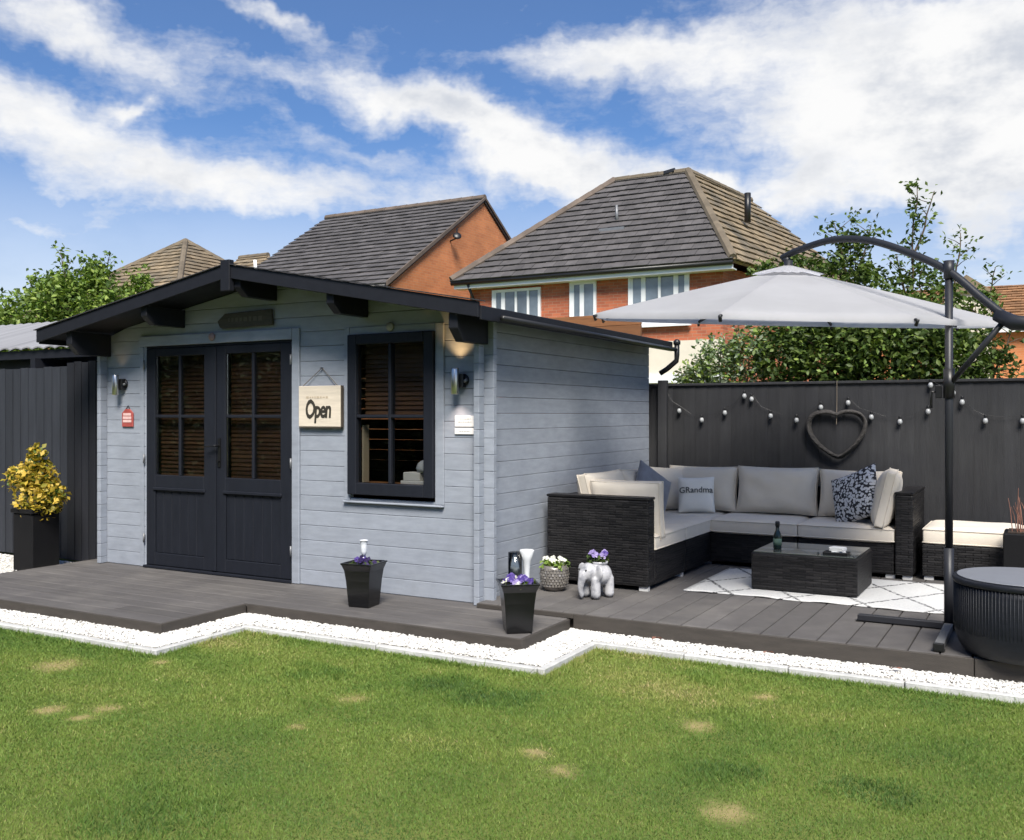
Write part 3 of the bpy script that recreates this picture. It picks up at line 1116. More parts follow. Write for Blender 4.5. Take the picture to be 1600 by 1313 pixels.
# wooden blinds behind the glass
def blind(label, x0, x1, z0, z1, yb, tilt, skip=()):
    t = thing('wooden_blind', label, 'blind', ((x0 + x1) / 2, yb, z0), group=None)
    box('head_rail', M_BLIND, t, x0, x1, yb - .018, yb + .018, z1, z1 + .03)
    n = int((z1 - z0) / .034)
    c, s = math.cos(R(tilt)) * .019, math.sin(R(tilt)) * .019
    for i in range(n):
        if i in skip:
            continue
        zc = z0 + (i + .5) * (z1 - z0) / n + rnd.uniform(-.002, .002)
        tz = rnd.uniform(-.004, .004)
        MB().prism([(yb - c, zc - s), (yb + c, zc + s), (yb + c - .002, zc + s + .003), (yb - c - .002, zc - s + .003)], 'x', x0, x1).build('slat', M_BLIND, t)
    return t


blind('brown wooden slat blind behind the left door panes', -3.39, -2.76, .92, 1.97, .085, 62)
blind('brown wooden slat blind behind the right door panes', -2.54, -1.90, .92, 1.97, .085, 70)
blind('brown wooden slat blind in the top half of the cabin window', -1.12, -.50, 1.46, 1.99, .085, 66)

# things on the window sill inside
t = thing('book_stack', 'pale books and folded cloth stacked on the inside window sill', 'books', (-.64, .10, WZ0 + .086))
box('book', M_BOOK, t, -.77, -.53, .055, .19, WZ0 + .0865, WZ0 + .112, bev=.003)
box('book', M_BOOK, t, -.75, -.60, .06, .18, WZ0 + .1125, WZ0 + .175, bev=.004)
pl_ = MB().lathe([(.0, 0), (.05, .0), (.065, .03), (.05, .07), (.02, .09)], (-.595, .12, WZ0 + .175), 12)
pl_.build('folded_cloth', M_GREYCLOTH, t, smooth=True)

# ------------------------------------------------------------------ things fixed to the cabin


def text_mesh(s, size, off=0.0, shear=0.0, ext=0.001, space=1.0):
    cu = bpy.data.curves.new('lettering', 'FONT')
    cu.body = s
    cu.size = size
    cu.offset = off
    cu.shear = shear
    cu.extrude = ext
    cu.space_character = space
    cu.align_x = 'CENTER'
    cu.align_y = 'CENTER'
    cu.resolution_u = 3
    ob = bpy.data.objects.new('lettering', cu)
    COL.objects.link(ob)
    dg = bpy.context.evaluated_depsgraph_get()
    me = bpy.data.meshes.new_from_object(ob.evaluated_get(dg))
    bpy.data.objects.remove(ob)
    return me


def scribble(mb, x0, x1, y, z, h, step):
    """short broken dashes: print too faint to read"""
    x = x0
    while x < x1:
        w = rnd.uniform(.4, 1.0) * step
        hh = h * rnd.uniform(.55, 1.0)
        mb.box(x, min(x + w, x1), y - .0012, y, z - hh / 2, z + hh / 2)
        x += w + step * .35


t = thing('open_sign', 'square cream board reading Open hung between door and window', 'sign', (-1.48, -.02, 1.365))
sg = box('board', M_SIGN, t, -1.688, -1.268, -.04, -.016, 1.365, 1.685, bev=.003)
box('edge_strip', M_SIGNEDGE, t, -1.267, -1.257, -.038, -.014, 1.362, 1.685)
box('edge_strip', M_SIGNEDGE, t, -1.686, -1.268, -.036, -.014, 1.355, 1.3645)
tm = text_mesh('Open', .155, .0045, .12, .0012, .88)
for v in tm.vertices:      # taller capital, slimmer letters
    v.co.x *= .80
    v.co.y *= 1.18
    if v.co.x < -.07:
        v.co.y *= 1.12
link('lettering', tm, M_INK, t, loc=(-1.49, -.0415, 1.495), rot=(R(90), 0, 0))
mb = MB()
scribble(mb, -1.61, -1.385, -.0405, 1.595, .018, .026)
mb.build('faded_lettering', M_FAINT, t)
MB().tube([(-1.66, -.028, 1.68), (-1.475, -.012, 1.825), (-1.30, -.028, 1.68)], .003, 6).build('string', M_STRING, t)
MB().tube([(-1.475, -.03, 1.825), (-1.475, 0.0, 1.825)], .006, 8).build('nail', M_GREYMETAL, t)

t = thing('name_plaque', 'larger white plaque with faint grey writing under the right lamp', 'plaque', (-.155, 0, 1.372))
box('plate', M_WHITE, t, -.242, -.068, -.012, -.001, 1.372, 1.452, bev=.002)
mb = MB()
scribble(mb, -.20, -.105, -.0125, 1.430, .007, .018)
scribble(mb, -.21, -.10, -.0125, 1.408, .007, .018)
mb.build('lettering', M_GREYINK, t)
t = thing('name_plaque', 'thin white plaque directly beneath the larger white one', 'plaque', (-.155, 0, 1.318))
box('plate', M_WHITE, t, -.244, -.066, -.012, -.001, 1.318, 1.364, bev=.002)
mb = MB()
scribble(mb, -.20, -.11, -.0125, 1.341, .006, .02)
mb.build('lettering', M_GREYINK, t)

t = thing('red_sign', 'small red hanging sign with pale pink print left of the doors', 'sign', (-3.72, 0, 1.35))
MB().prism([(-3.79, 1.35), (-3.645, 1.35), (-3.645, 1.475), (-3.69, 1.51), (-3.745, 1.51), (-3.79, 1.475)], 'y', -.016, -.004).build('plate', M_RED, t, bev=.003)
for i, (zz, w) in enumerate(((1.462, .05), (1.432, .055), (1.402, .055))):
    mb = MB()
    mb.box(-3.718 - w, -3.718 + w, -.0185, -.0165, zz - .0115, zz + .0115)
    mb.build('printed_line', M_PINK, t)
MB().tube([(-3.745, -.01, 1.505), (-3.718, -.006, 1.54), (-3.69, -.01, 1.505)], .004, 6).build('hanger', M_BLACK, t)


def lamp(label, x, zb, zt, power):
    t = thing('wall_lamp', label, 'wall lamp', (x, -.07, zb), group='up and down lamps on the cabin front')
    MB().lathe([(.027, zb), (.029, zb + .004), (.029, zt - .004), (.027, zt)], (x, -.075, 0), 20).build('tube', M_STEEL, t, smooth=True)
    zc = (zb + zt) / 2
    box('bracket', M_BLACK, t, x + .012, x + .05, -.052, -.001, zc - .045, zc + .055, bev=.004)
    MB().lathe([(.0, 0), (.045, 0), (.045, .012), (.02, .016)], (0, 0, 0), 16).build('wall_plate', M_BLACK, t, loc=(x + .03, -.001, zc + .01), rot=(R(90), 0, 0), smooth=True)
    MB().tube([(x + .045, -.03, zc), (x + .075, -.035, zc + .01)], .012, 8).build('sensor', M_GREYMETAL, t, smooth=True)
    if power:
        for nm, dz, rx in (('up', zt + .012, R(180)), ('down', zb - .012, 0)):
            ld = bpy.data.lights.new('lamp_glow', 'SPOT')
            ld.energy = power * (1.0 if nm == 'up' else .5)
            ld.color = (1.0, .60, .25) if nm == 'up' else (1.0, .75, .6)
            ld.spot_size = R(95)
            ld.spot_blend = .8
            ld.shadow_soft_size = .015
            lo = bpy.data.objects.new('lamp_glow', ld)
            COL.objects.link(lo)
            lo.parent = t
            lo.matrix_parent_inverse = wm(t).inverted()
            lo.location = (x, -.075, dz)
            lo.rotation_euler = (rx, 0, 0)
    return t


lamp('steel tube wall lamp glowing orange at the right corner by the white plaques', -.20, 1.605, 1.79, 4.0)
lamp('steel tube wall lamp left of the doors above the red sign', -3.80, 1.635, 1.815, .25)

t = thing('name_board', 'dark rustic wooden name board above the double doors', 'sign', (-2.27, -.03, 2.175))
MB().prism([(-2.56, 2.19), (-2.53, 2.175), (-1.97, 2.185), (-1.985, 2.315), (-2.50, 2.30), (-2.585, 2.24)], 'y', -.035, -.012).build('board', pm('dark_oak', (0.055, 0.048, 0.034), .7, .35, 8, (1, 1, 6)), t, bev=.004)
mb = MB()
scribble(mb, -2.46, -2.06, -.0352, 2.245, .05, .045)
mb.build('carved_lettering', pm('carved_groove', (0.10, 0.09, 0.065), .8, .2), t)
for nm, x, zz, m_, lab in (('round_ornament', -2.65, 2.115, pm('pink_ceramic', (.34, .22, .20), .5), 'small round pinkish ornament on the board over the doors'),
                           ('round_ornament', -.81, 2.118, pm('grey_ceramic', (.32, .31, .28), .5), 'small round grey ornament over the cabin window')):
    y0 = -.024 if x < -2 else -.013
    o = MB().lathe([(.0, 0), (.030, 0), (.036, .008), (.030, .018), (.012, .024)], (0, 0, 0), 16).build(nm, m_, None, loc=(x, y0, zz), rot=(R(90), 0, 0), smooth=True)
    tag(o, lab, 'ornament')

# ------------------------------------------------------------------ fences


def fence_boards(root, x0, x1, y, ztop, w, mat, z0=0.02, lap=True):
    n = int(round((x1 - x0) / w))
    w = (x1 - x0) / n
    for i in range(n):
        a, b = x0 + i * w, x0 + (i + 1) * w
        dz = rnd.uniform(-.006, .006)
        # feather-edged board: thick edge laps over the next one's thin edge
        MB().prism([(a + .0005, y), (b + .008, y - .003), (b + .008, y - .009), (a + .0005, y - .004)], 'z', z0, ztop + dz).build('plank', mat, root)
    return n


t = thing('back_fence', 'dark grey close boarded fence behind the rattan sofa', 'fence', (2.2, 3.3, 0))
fence_boards(t, -.25, 7.4, 3.285, 1.748, .118, M_FENCE, .05)
box('rail', M_FENCE, t, -.25, 7.4, 3.30, 3.345, .35, .42)
box('rail', M_FENCE, t, -.25, 7.4, 3.30, 3.345, 1.35, 1.42)
for a, b in ((-.25, 1.79), (1.795, 3.6), (3.605, 5.4), (5.405, 7.4)):
    box('capping', M_FENCE, t, a, b, 3.255, 3.345, 1.742, 1.768, bev=.004)
box('post', M_FENCE, t, .10, .19, 3.20, 3.262, .15, 1.80, bev=.004)

t = thing('side_fence', 'blue grey boarded fence panel left of the cabin', 'fence', (-6.2, .18, 0))
fence_boards(t, -9.0, -4.80, .18, 1.925, .125, M_FENCE2, .06)
box('rail', M_FENCE2, t, -9.0, -4.80, .19, .235, .4, .47)
box('rail', M_FENCE2, t, -9.0, -4.80, .19, .235, 1.5, 1.57)
t = thing('side_gate', 'darker boarded gate between the side fence and the cabin', 'gate', (-4.5, .18, 0))
fence_boards(t, -4.795, -4.17, .165, 1.965, .105, M_GATE, .06)
box('rail', M_GATE, t, -4.79, -4.17, .17, .215, .4, .47)
box('rail', M_GATE, t, -4.79, -4.17, .17, .215, 1.5, 1.57)

# neighbour's outbuilding behind the left fence
t = thing('outbuilding', 'low outbuilding with pale corrugated roof behind the left fence', 'outbuilding', (-7.5, 1.5, 0))
mbw = MB().box(-9.5, -4.75, 1.0, 2.4, 0, 2.13).build('wall', pm('blue_grey_boarding', (.10, .115, .15), .7, .15), t)
n = 30
for i in range(n):
    xa = -9.8 + i * .19
    if xa > -4.95:
        break
    pts = []
    for j in range(5):
        q = j / 4
        pts.append((xa + .19 * q, math.sin(q * math.pi) * .022))
    vs_ = [(p[0], .62, 2.17 + p[1]) for p in pts] + [(p[0], 2.2, 2.66 + p[1]) for p in pts]
    vs_ += [(p[0], .62, 2.155 + p[1]) for p in pts] + [(p[0], 2.2, 2.645 + p[1]) for p in pts]
    fs = []
    for j in range(4):
        fs += [(j, j + 1, j + 6, j + 5), (10 + j + 1, 10 + j, 15 + j, 15 + j + 1), (10 + j, 10 + j + 1, j + 1, j)]
    MB().add(vs_, fs).build('roof_sheet', M_CORR, t, smooth=False)
box('eave_board', M_DARK, t, -9.8, -5.1, .66, .70, 2.06, 2.15)
box('bracket', M_DARK, t, -6.0, -5.92, .6, 1.0, 1.9, 2.06)

# ------------------------------------------------------------------ heart and fairy lights
FY = 3.262
t = thing('heart_wreath', 'dark woven willow heart hanging on the back fence', 'wreath', (1.81, FY, 1.06))
HEART = [(720, 410), (640, 378), (540, 368), (420, 395), (335, 480), (310, 600), (345, 760), (450, 920), (600, 1062), (755, 1140), (900, 1040), (1040, 860), (1118, 690), (1130, 540), (1065, 425), (950, 372), (820, 372)]
for ring in range(6):
    pts = []
    ph = ring * 1.3
    N_ = len(HEART)
    for i in range(N_ * 4 + 1):
        a_, u = (i // 4) % N_, (i % 4) / 4
        q4 = [HEART[(a_ + k_) % N_] for k_ in (-1, 0, 1, 2)]
        px_, py_ = [.5 * (2 * q4[1][c] + (q4[2][c] - q4[0][c]) * u + (2 * q4[0][c] - 5 * q4[1][c] + 4 * q4[2][c] - q4[3][c]) * u * u + (3 * q4[1][c] - q4[0][c] - 3 * q4[2][c] + q4[3][c]) * u ** 3) for c in (0, 1)]
        w_ = 1 + .05 * math.sin(i * .9 + ph)
        pts.append((1.81 + (px_ - 720) * .00060 * w_, FY - .035 + .014 * math.cos(i * .7 + ph), 1.288 - (py_ - 740) * .000532 * w_))
    MB().tube(pts, .0115, 6, cap=False).build('willow_strand', M_WICKHEART, t, smooth=True)
MB().tube([(1.81, FY - .03, 1.37), (1.81, FY - .01, 1.60), (1.81, 3.25, 1.77)], .003, 6).build('string', M_STRING, t)

BULBS = [(0.15, 1.69), (0.31, 1.5), (0.54, 1.41), (0.77, 1.48), (0.96, 1.64), (1.03, 1.61), (1.21, 1.45), (1.45, 1.41), (1.67, 1.53), (1.91, 1.57),
         (2.11, 1.44), (2.35, 1.40), (2.58, 1.49), (2.60, 1.72), (2.78, 1.65), (2.85, 1.57), (3.03, 1.41), (3.31, 1.41), (3.6, 1.52)]
t = thing('string_lights', 'string of small frosted bulbs looped along the back fence', 'string lights', (1.8, FY, 1.4))
pts = []
for i, (x_, z_) in enumerate(BULBS):
    pts.append((x_, FY - .012, z_ + .045))
    if i < len(BULBS) - 1:
        x2, z2 = BULBS[i + 1]
        if abs(x2 - x_) > .15:
            pts.append(((x_ + x2) / 2, FY - .012, min(z_, z2) + .03 + abs(z2 - z_) * .35))
MB().tube(pts, .0014, 5).build('cable', M_BLACK, t)
for x_, z_ in BULBS:
    b_ = MB().lathe([(.005, -.028), (.014, -.025), (.021, -.010), (.020, .004), (.012, .020)], (x_, FY - .022, z_), 12).build('bulb', M_BULB, t, smooth=True)
    MB().lathe([(.013, .020), (.013, .042), (.006, .050)], (x_, FY - .022, z_), 8).build('socket', M_BLACK, b_)

# ------------------------------------------------------------------ soft furnishing


def pillow_mesh(a, b, c, p=3.0, edge=.012, pinch=0.0, n=18, wr=.004, q=.5, seed=0):
    """a,b half width/height, c half thickness; lies in XZ, thickness along Y"""
    r_ = random.Random(seed)
    ph = [(r_.uniform(3, 9), r_.uniform(3, 9), r_.uniform(0, 6.3)) for _ in range(4)]
    V, F = [], []
    for s in (-1, 1):
        for i in range(n + 1):
            for j in range(n + 1):
                u, v = -1 + 2 * i / n, -1 + 2 * j / n
                t_ = edge + (c - edge) * max(0.0, (1 - abs(u) ** p) * (1 - abs(v) ** p)) ** q
                x_ = a * u * (1 - pinch * (1 - v * v) * abs(u))
                z_ = b * v * (1 - pinch * (1 - u * u) * abs(v))
                w_ = sum(math.sin(f1 * u + f2 * v + f3 + s) for f1, f2, f3 in ph) / 4
                fall = (1 - abs(u) ** 6) * (1 - abs(v) ** 6)
                V.append((x_, s * (t_ + wr * w_ * fall), z_))
    N = (n + 1) ** 2

    def id_(s, i, j):
        return s * N + i * (n + 1) + j
    for i in range(n):
        for j in range(n):
            F.append((id_(0, i, j), id_(0, i + 1, j), id_(0, i + 1, j + 1), id_(0, i, j + 1)))
            F.append((id_(1, i, j), id_(1, i, j + 1), id_(1, i + 1, j + 1), id_(1, i + 1, j)))
    for i in range(n):
        F.append((id_(0, i, 0), id_(1, i, 0), id_(1, i + 1, 0), id_(0, i + 1, 0)))
        F.append((id_(0, i, n), id_(0, i + 1, n), id_(1, i + 1, n), id_(1, i, n)))
        F.append((id_(0, 0, i), id_(0, 0, i + 1), id_(1, 0, i + 1), id_(1, 0, i)))
        F.append((id_(0, n, i), id_(1, n, i), id_(1, n, i + 1), id_(0, n, i + 1)))
    me = bpy.data.meshes.new('cushion')
    me.from_pydata(V, [], F)
    me.polygons.foreach_set('use_smooth', [True] * len(F))
    me.update()
    return me


def cushion(name, label, mat, size, loc, rot, p=5.0, edge=.04, pinch=0.0, wr=.004, q=.5, seed=1, cat='cushion', group=None, piping=True):
    me = pillow_mesh(*size, p=p, edge=edge, pinch=pinch, wr=wr, q=q, seed=seed)
    o = link(name, me, mat, None, loc=loc, rot=rot)
    tag(o, label, cat, group)
    b_ = bevel(o, min(.012, edge * .5), 2)
    if piping and edge > .02:
        # welted seams round both faces
        a, b, c = size
        for s in (-1, 1):
            pts = []
            for k_ in range(41):
                q_ = k_ / 40 * 4
                u = [-1 + 2 * q_, 1, 1 - 2 * (q_ - 2), -1][min(int(q_), 3)]
                v = [-1, -1 + 2 * (q_ - 1), 1, 1 - 2 * (q_ - 3)][min(int(q_), 3)]
                pts.append((a * u * (1 - pinch * (1 - v * v) * abs(u)) * 1.003, s * (edge * .93), b * v * (1 - pinch * (1 - u * u) * abs(v)) * 1.003))
            MB().tube(pts, .0045, 6, cap=False).build('piping', mat, o, local=True, smooth=True)
    return o


# ------------------------------------------------------------------ corner sofa
sofa = thing('corner_sofa', 'black rattan corner sofa with arms against the cabin and fence', 'sofa', (1.3, 2.2, ZP))
SB, ST = ZP + .035, ZP + .285       # frame bottom, seat top
AT = ZP + .675                      # arm top
box('arm', M_WICKER, sofa, .075, .915, .83, .965, SB, AT, bev=.012, seg=2)
box('arm_cap', M_WICKER, sofa, .07, .92, .825, .97, AT + .0005, AT + .022, bev=.009, seg=2)
box('backrest', M_WICKER, sofa, .075, .225, .967, 3.10, SB, AT, bev=.012, seg=2)
box('seat_base', M_WICKER, sofa, .227, .915, .967, 1.66, SB, ST, bev=.008)
box('seat_base', M_WICKER, sofa, .227, .915, 1.666, 2.36, SB, ST, bev=.008)
box('seat_base', M_WICKER, sofa, .227, .90, 2.366, 2.988, SB, ST, bev=.008)
box('seat_base', M_WICKER, sofa, .905, 1.66, 2.33, 2.988, SB, ST, bev=.008)
box('seat_base', M_WICKER, sofa, 1.666, 2.425, 2.33, 2.988, SB, ST, bev=.008)
box('backrest', M_WICKER, sofa, .227, 2.425, 2.99, 3.10, SB, AT, bev=.012, seg=2)
box('arm', M_WICKER, sofa, 2.43, 2.565, 2.31, 3.10, SB, AT, bev=.012, seg=2)
box('arm_cap', M_WICKER, sofa, 2.425, 2.57, 2.305, 3.105, AT + .0005, AT + .022, bev=.009, seg=2)
for x_, y_ in ((.16, .87), (.87, .87), (.87, 1.62), (.87, 2.40), (1.62, 2.37), (2.39, 2.37), (2.52, 2.35), (2.52, 3.05), (.16, 3.05)):
    box('foot', M_RUBBER, sofa, x_ - .035, x_ + .035, y_ - .02, y_ + .02, ZP + .001, SB - .001)

CZ_ = ST + .062
H90 = R(90)
cushion('seat_cushion', 'cream seat cushion nearest the front arm of the sofa', M_CREAM, (.345, .345, .072), (.575, 1.315, CZ_), (H90, 0, 0), 9, .05, seed=2, group='sofa seat cushions')
cushion('seat_cushion', 'cream seat cushion in the middle of the run along the cabin', M_CREAM, (.345, .345, .072), (.575, 2.012, CZ_), (H90, 0, 0), 9, .05, seed=3, group='sofa seat cushions')
cushion('seat_cushion', 'cream seat cushion filling the inner corner of the sofa', M_CREAM, (.335, .31, .072), (.565, 2.675, CZ_), (H90, 0, 0), 9, .05, seed=4, group='sofa seat cushions')
cushion('seat_cushion', 'cream seat cushion on the back run directly behind the bottle', M_CREAM, (.378, .335, .072), (1.285, 2.645, CZ_), (H90, 0, 0), 9, .05, seed=5, group='sofa seat cushions')
cushion('seat_cushion', 'cream seat cushion under the black and white printed cushion', M_CREAM, (.378, .335, .072), (2.045, 2.645, CZ_), (H90, 0, 0), 9, .05, seed=6, group='sofa seat cushions')
BZ = ST + .135 + .20
cushion('back_cushion', 'cream back cushion behind the lettered white cushion', M_CREAM, (.325, .205, .115), (.675, 2.862, BZ + .005), (R(-12), 0, R(2)), 3.2, .03, .055, .011, seed=7, group='sofa back cushions')
cushion('back_cushion', 'wide cream back cushion in the middle of the three facing the lawn', M_CREAM, (.358, .21, .12), (1.365, 2.865, BZ + .01), (R(-11), 0, 0), 3.2, .03, .055, .011, seed=8, group='sofa back cushions')
cushion('back_cushion', 'cream back cushion behind the black and white printed cushion', M_CREAM, (.335, .205, .115), (2.07, 2.865, BZ + .005), (R(-11), 0, R(-2)), 3.2, .03, .055, .011, seed=9, group='sofa back cushions')
cushion('back_cushion', 'cream back cushion leaning into the sofa corner', M_CREAM, (.24, .20, .10), (.37, 2.70, BZ + .0), (R(-14), R(3), R(48)), 3.2, .03, .055, .011, seed=10, group='sofa back cushions')
cushion('back_cushion', 'cream back cushion along the cabin wall beside the slate cushion', M_CREAM, (.33, .21, .105), (.325, 2.08, BZ + .01), (R(-12), 0, R(90)), 3.2, .03, .055, .011, seed=11, group='sofa back cushions')
cushion('back_cushion', 'cream back cushion along the cabin wall nearest the front arm', M_CREAM, (.36, .215, .105), (.325, 1.37, BZ + .012), (R(-12), 0, R(90)), 3.4, .035, .045, .011, seed=12, group='sofa back cushions')
cushion('arm_cushion', 'cream cushion standing inside the front arm of the sofa', M_CREAM, (.285, .215, .095), (.645, 1.085, ST + .30), (R(6), 0, 0), 4, .045, .03, .010, seed=13)
cushion('arm_cushion', 'cream cushion standing against the right arm of the sofa', M_CREAM, (.33, .225, .10), (2.325, 2.62, ST + .345), (R(-13), 0, R(-84)), 3.4, .035, .05, .011, seed=14)
cushion('slate_cushion', 'pointed slate blue cushion on the left run of the sofa', M_BLUECUSH, (.20, .20, .075), (.50, 1.98, ST + .37), (R(-18), R(32), R(60)), 2.6, .008, .06, .006, seed=15, piping=False)
cp = cushion('lettered_cushion', 'white cushion with dark lettering propped at the sofa corner', M_WHITECUSH, (.165, .165, .06), (.70, 2.59, ST + .30), (R(-18), R(-2), R(16)), 2.8, .010, .05, .004, seed=16, piping=False)
tm = text_mesh('GRandma', .076, .001, 0, .0006)
for v in tm.vertices:
    v.co.z += .0
    # print follows the pillow's curve
    u_, w_ = v.co.x / .165, (v.co.y + .03) / .165
    t_ = .010 + .05 * max(0, (1 - abs(u_) ** 2.8) * (1 - abs(w_) ** 2.8)) ** .5
    v.co.z = v.co.z + t_ + .006
link('lettering', tm, pm('charcoal_print', (.10, .105, .105), .85, .3, 40), cp, True, loc=(0, 0, .03), rot=(R(90), 0, 0))
cushion('printed_cushion', 'black and white speckled cushion standing on one corner', M_PRINT, (.225, .225, .085), (2.09, 2.56, ST + .345), (R(-20), R(-22), R(-24)), 2.6, .010, .07, .006, seed=17, piping=False)

# footstool
t = thing('footstool', 'black rattan footstool with cream cushion right of the sofa', 'footstool', (2.97, 2.72, ZP))
box('base', M_WICKER, t, 2.62, 3.33, 2.40, 3.06, SB, ST, bev=.010, seg=2)
for x_, y_ in ((2.67, 2.44), (3.28, 2.44), (2.67, 3.02), (3.28, 3.02)):
    box('foot', M_RUBBER, t, x_ - .035, x_ + .035, y_ - .02, y_ + .02, ZP + .001, SB - .001)
cushion('footstool_cushion', 'thick cream cushion lying on the rattan footstool', M_CREAM, (.35, .33, .076), (2.975, 2.73, ST + .066), (H90, 0, 0), 9, .055, seed=18)

# rug
V, F = [], []
nx, ny = 44, 26
RX0, RX1, RY0, RY1 = 1.12, 3.12, 1.02, 2.22
for i in range(nx + 1):
    for j in range(ny + 1):
        x_, y_ = RX0 + (RX1 - RX0) * i / nx, RY0 + (RY1 - RY0) * j / ny
        ed = min(j, ny - j, i, nx - i)
        wob = .012 * math.sin(x_ * 9) * max(0, 1 - j / 3)
        z_ = ZP + .009 + (.006 * max(0, math.sin(x_ * 15 + 1)) * max(0, 1 - j / 2.5))
        V.append((x_, y_ + wob, z_))
for i in range(nx):
    for j in range(ny):
        a = i * (ny + 1) + j
        F.append((a, a + ny + 1, a + ny + 2, a + 1))
rug = MB().add(V, F).build('rug', M_RUG, smooth=True)
sm = rug.modifiers.new('thick', 'SOLIDIFY')
sm.thickness = .007
sm.offset = -1
tag(rug, 'white rug with black diamond lines under the coffee table', 'rug')

# coffee table
ctab = thing('coffee_table', 'low black rattan coffee table with smoked glass top', 'coffee table', (1.93, 1.62, ZP + .01))
TX0, TX1, TY0, TY1, TZ = 1.555, 2.315, 1.29, 1.93, ZP + .285
box('body', M_WICKER, ctab, TX0, TX1, TY0, TY1, ZP + .0155, TZ, bev=.010, seg=2)
box('glass_top', M_TABLEGLASS, ctab, TX0 + .012, TX1 - .012, TY0 + .012, TY1 - .012, TZ + .001, TZ + .009, bev=.002)
t = thing('bottle', 'small dark bottle standing on the coffee table', 'bottle', (1.70, 1.50, TZ + .01))
MB().lathe([(.028, 0), (.031, .006), (.031, .09), (.026, .115), (.014, .14), (.013, .17)], (1.70, 1.50, TZ + .0095), 16).build('body', M_BOTTLE, t, smooth=True)
MB().lathe([(.017, .17), (.017, .205), (.012, .21)], (1.70, 1.50, TZ + .0095), 14).build('cap', M_BLACK, t, smooth=True)
MB().lathe([(.0318, .03), (.0318, .08)], (1.70, 1.50, TZ + .0095), 16).build('paper_label', pm('green_label', (.12, .19, .14), .7), t, smooth=True)
t = thing('napkin_holder', 'white folded napkins in a dark tray on the coffee table', 'napkins', (2.15, 1.42, TZ + .01))
box('tray', M_BLACK, t, 2.06, 2.235, 1.36, 1.48, TZ + .0095, TZ + .028, bev=.003)
for i in range(4):
    o = MB().box(-.05, .05, -.045, .045, 0, .008).build('napkin', M_WHITE, t, loc=(2.16 + rnd.uniform(-.006, .006), 1.42, TZ + .0285 + i * .0085), rot=(0, 0, rnd.uniform(-.25, .25)), bev=.002)

# ------------------------------------------------------------------ drum table at the right edge
t = thing('drum_table', 'round dark woven drum table with grey top at the deck edge', 'table', (3.385, .085, ZP))
MB().lathe([(.27, .0), (.30, .012), (.325, .05), (.345, .11), (.350, .18), (.350, .35), (.345, .385)], (3.385, .085, ZP + .002), 48).build('woven_body', M_WICKER_V, t, smooth=True)
MB().lathe([(.352, 0), (.358, .008), (.358, .026), (.352, .034)], (3.385, .085, ZP + .388), 48).build('rim', M_WICKER_V, t, smooth=True)
MB().lathe([(.330, 0), (.335, .004), (.333, .007)], (3.385, .085, ZP + .4225), 48).build('top', pm('grey_glass_top', (.20, .21, .235), .35, .08), t, smooth=False)
for i in range(120):
    a = 2 * math.pi * i / 120
    r_ = .3495
    MB().tube([(3.385 + (r_ - .03) * math.cos(a), .085 + (r_ - .03) * math.sin(a), ZP + .05), (3.385 + r_ * math.cos(a), .085 + r_ * math.sin(a), ZP + .15), (3.385 + r_ * math.cos(a), .085 + r_ * math.sin(a), ZP + .385)], .0030, 5).build('stake', M_WICKER_V, t, smooth=True)

# tall planter with dry twigs at the right edge
t = thing('square_planter', 'matt black square planter beside the footstool at the right edge', 'planter', (3.40, 2.14, ZP))
mb = MB()
mb.box(3.21, 3.56, 1.98, 2.33, ZP + .001, ZP + .45)
mb.build('pot', M_TALLPOT, t, bev=.008)
box('soil', M_SOIL, t, 3.24, 3.53, 2.01, 2.30, ZP + .4505, ZP + .458)
t = thing('dry_plant', 'thin reddish dry twigs growing in the black planter at the right', 'plant', (3.38, 2.15, ZP + .458))
for i in range(16):
    x_, y_ = 3.33 + rnd.uniform(-.07, .1), 2.15 + rnd.uniform(-.1, .1)
    h = rnd.uniform(.18, .38)
    dx, dy = rnd.uniform(-.06, .06), rnd.uniform(-.06, .06)
    MB().tube([(x_, y_, ZP + .455), (x_ + dx * .5, y_ + dy * .5, ZP + .455 + h * .6), (x_ + dx * 1.2, y_ + dy, ZP + .455 + h)], [.0036, .003, .0016], 5).build('twig', M_TWIG, t)

# ------------------------------------------------------------------ parasol
pa = thing('cantilever_parasol', 'pale grey cantilever parasol on a dark curved arm over the patio', 'parasol', (2.97, .56, ZP))
PX, PY = 2.97, .56
for nm, x0, x1, y0, y1 in (('base_leg', PX - .53, PX - .027, PY - .025, PY + .025), ('base_leg', PX + .027, PX + .50, PY - .025, PY + .025),
                           ('base_leg', PX - .025, PX + .025, PY - .62, PY - .027), ('base_leg', PX - .025, PX + .025, PY + .027, PY + .5)):
    lg = box(nm, M_METAL if x1 - x0 > .1 else M_GREYMETAL, pa, x0, x1, y0, y1, ZP + .006, ZP + .045, bev=.004)
    lg['label'] = 'flat steel leg of the cross base'
for x_, y_ in ((PX - .51, PY), (PX + .48, PY), (PX, PY - .60), (PX, PY + .48)):
    box('foot', M_BLACK, pa, x_ - .03, x_ + .03, y_ - .03, y_ + .03, ZP + .0005, ZP + .0058 + .045 - .045)
box('end_cap', M_BLACK, pa, PX - .028, PX + .028, PY - .648, PY - .621, ZP + .003, ZP + .05, bev=.004)
MB().tube([(PX, PY, ZP + .006), (PX, PY, ZP + .5)], .028, 18).build('pole_sleeve', M_METAL, pa, smooth=True)
MB().tube([(PX, PY, ZP + .5005), (PX, PY, 2.34)], .023, 18).build('pole', M_METAL, pa, smooth=True)
# arm: canopy head -> over the pole -> handle end
HC = Vector((1.84, 1.13, 2.62))
AD = Vector((HC.x - PX, HC.y - PY, 0)).normalized()
AL = (Vector((HC.x, HC.y, 0)) - Vector((PX, PY, 0))).length


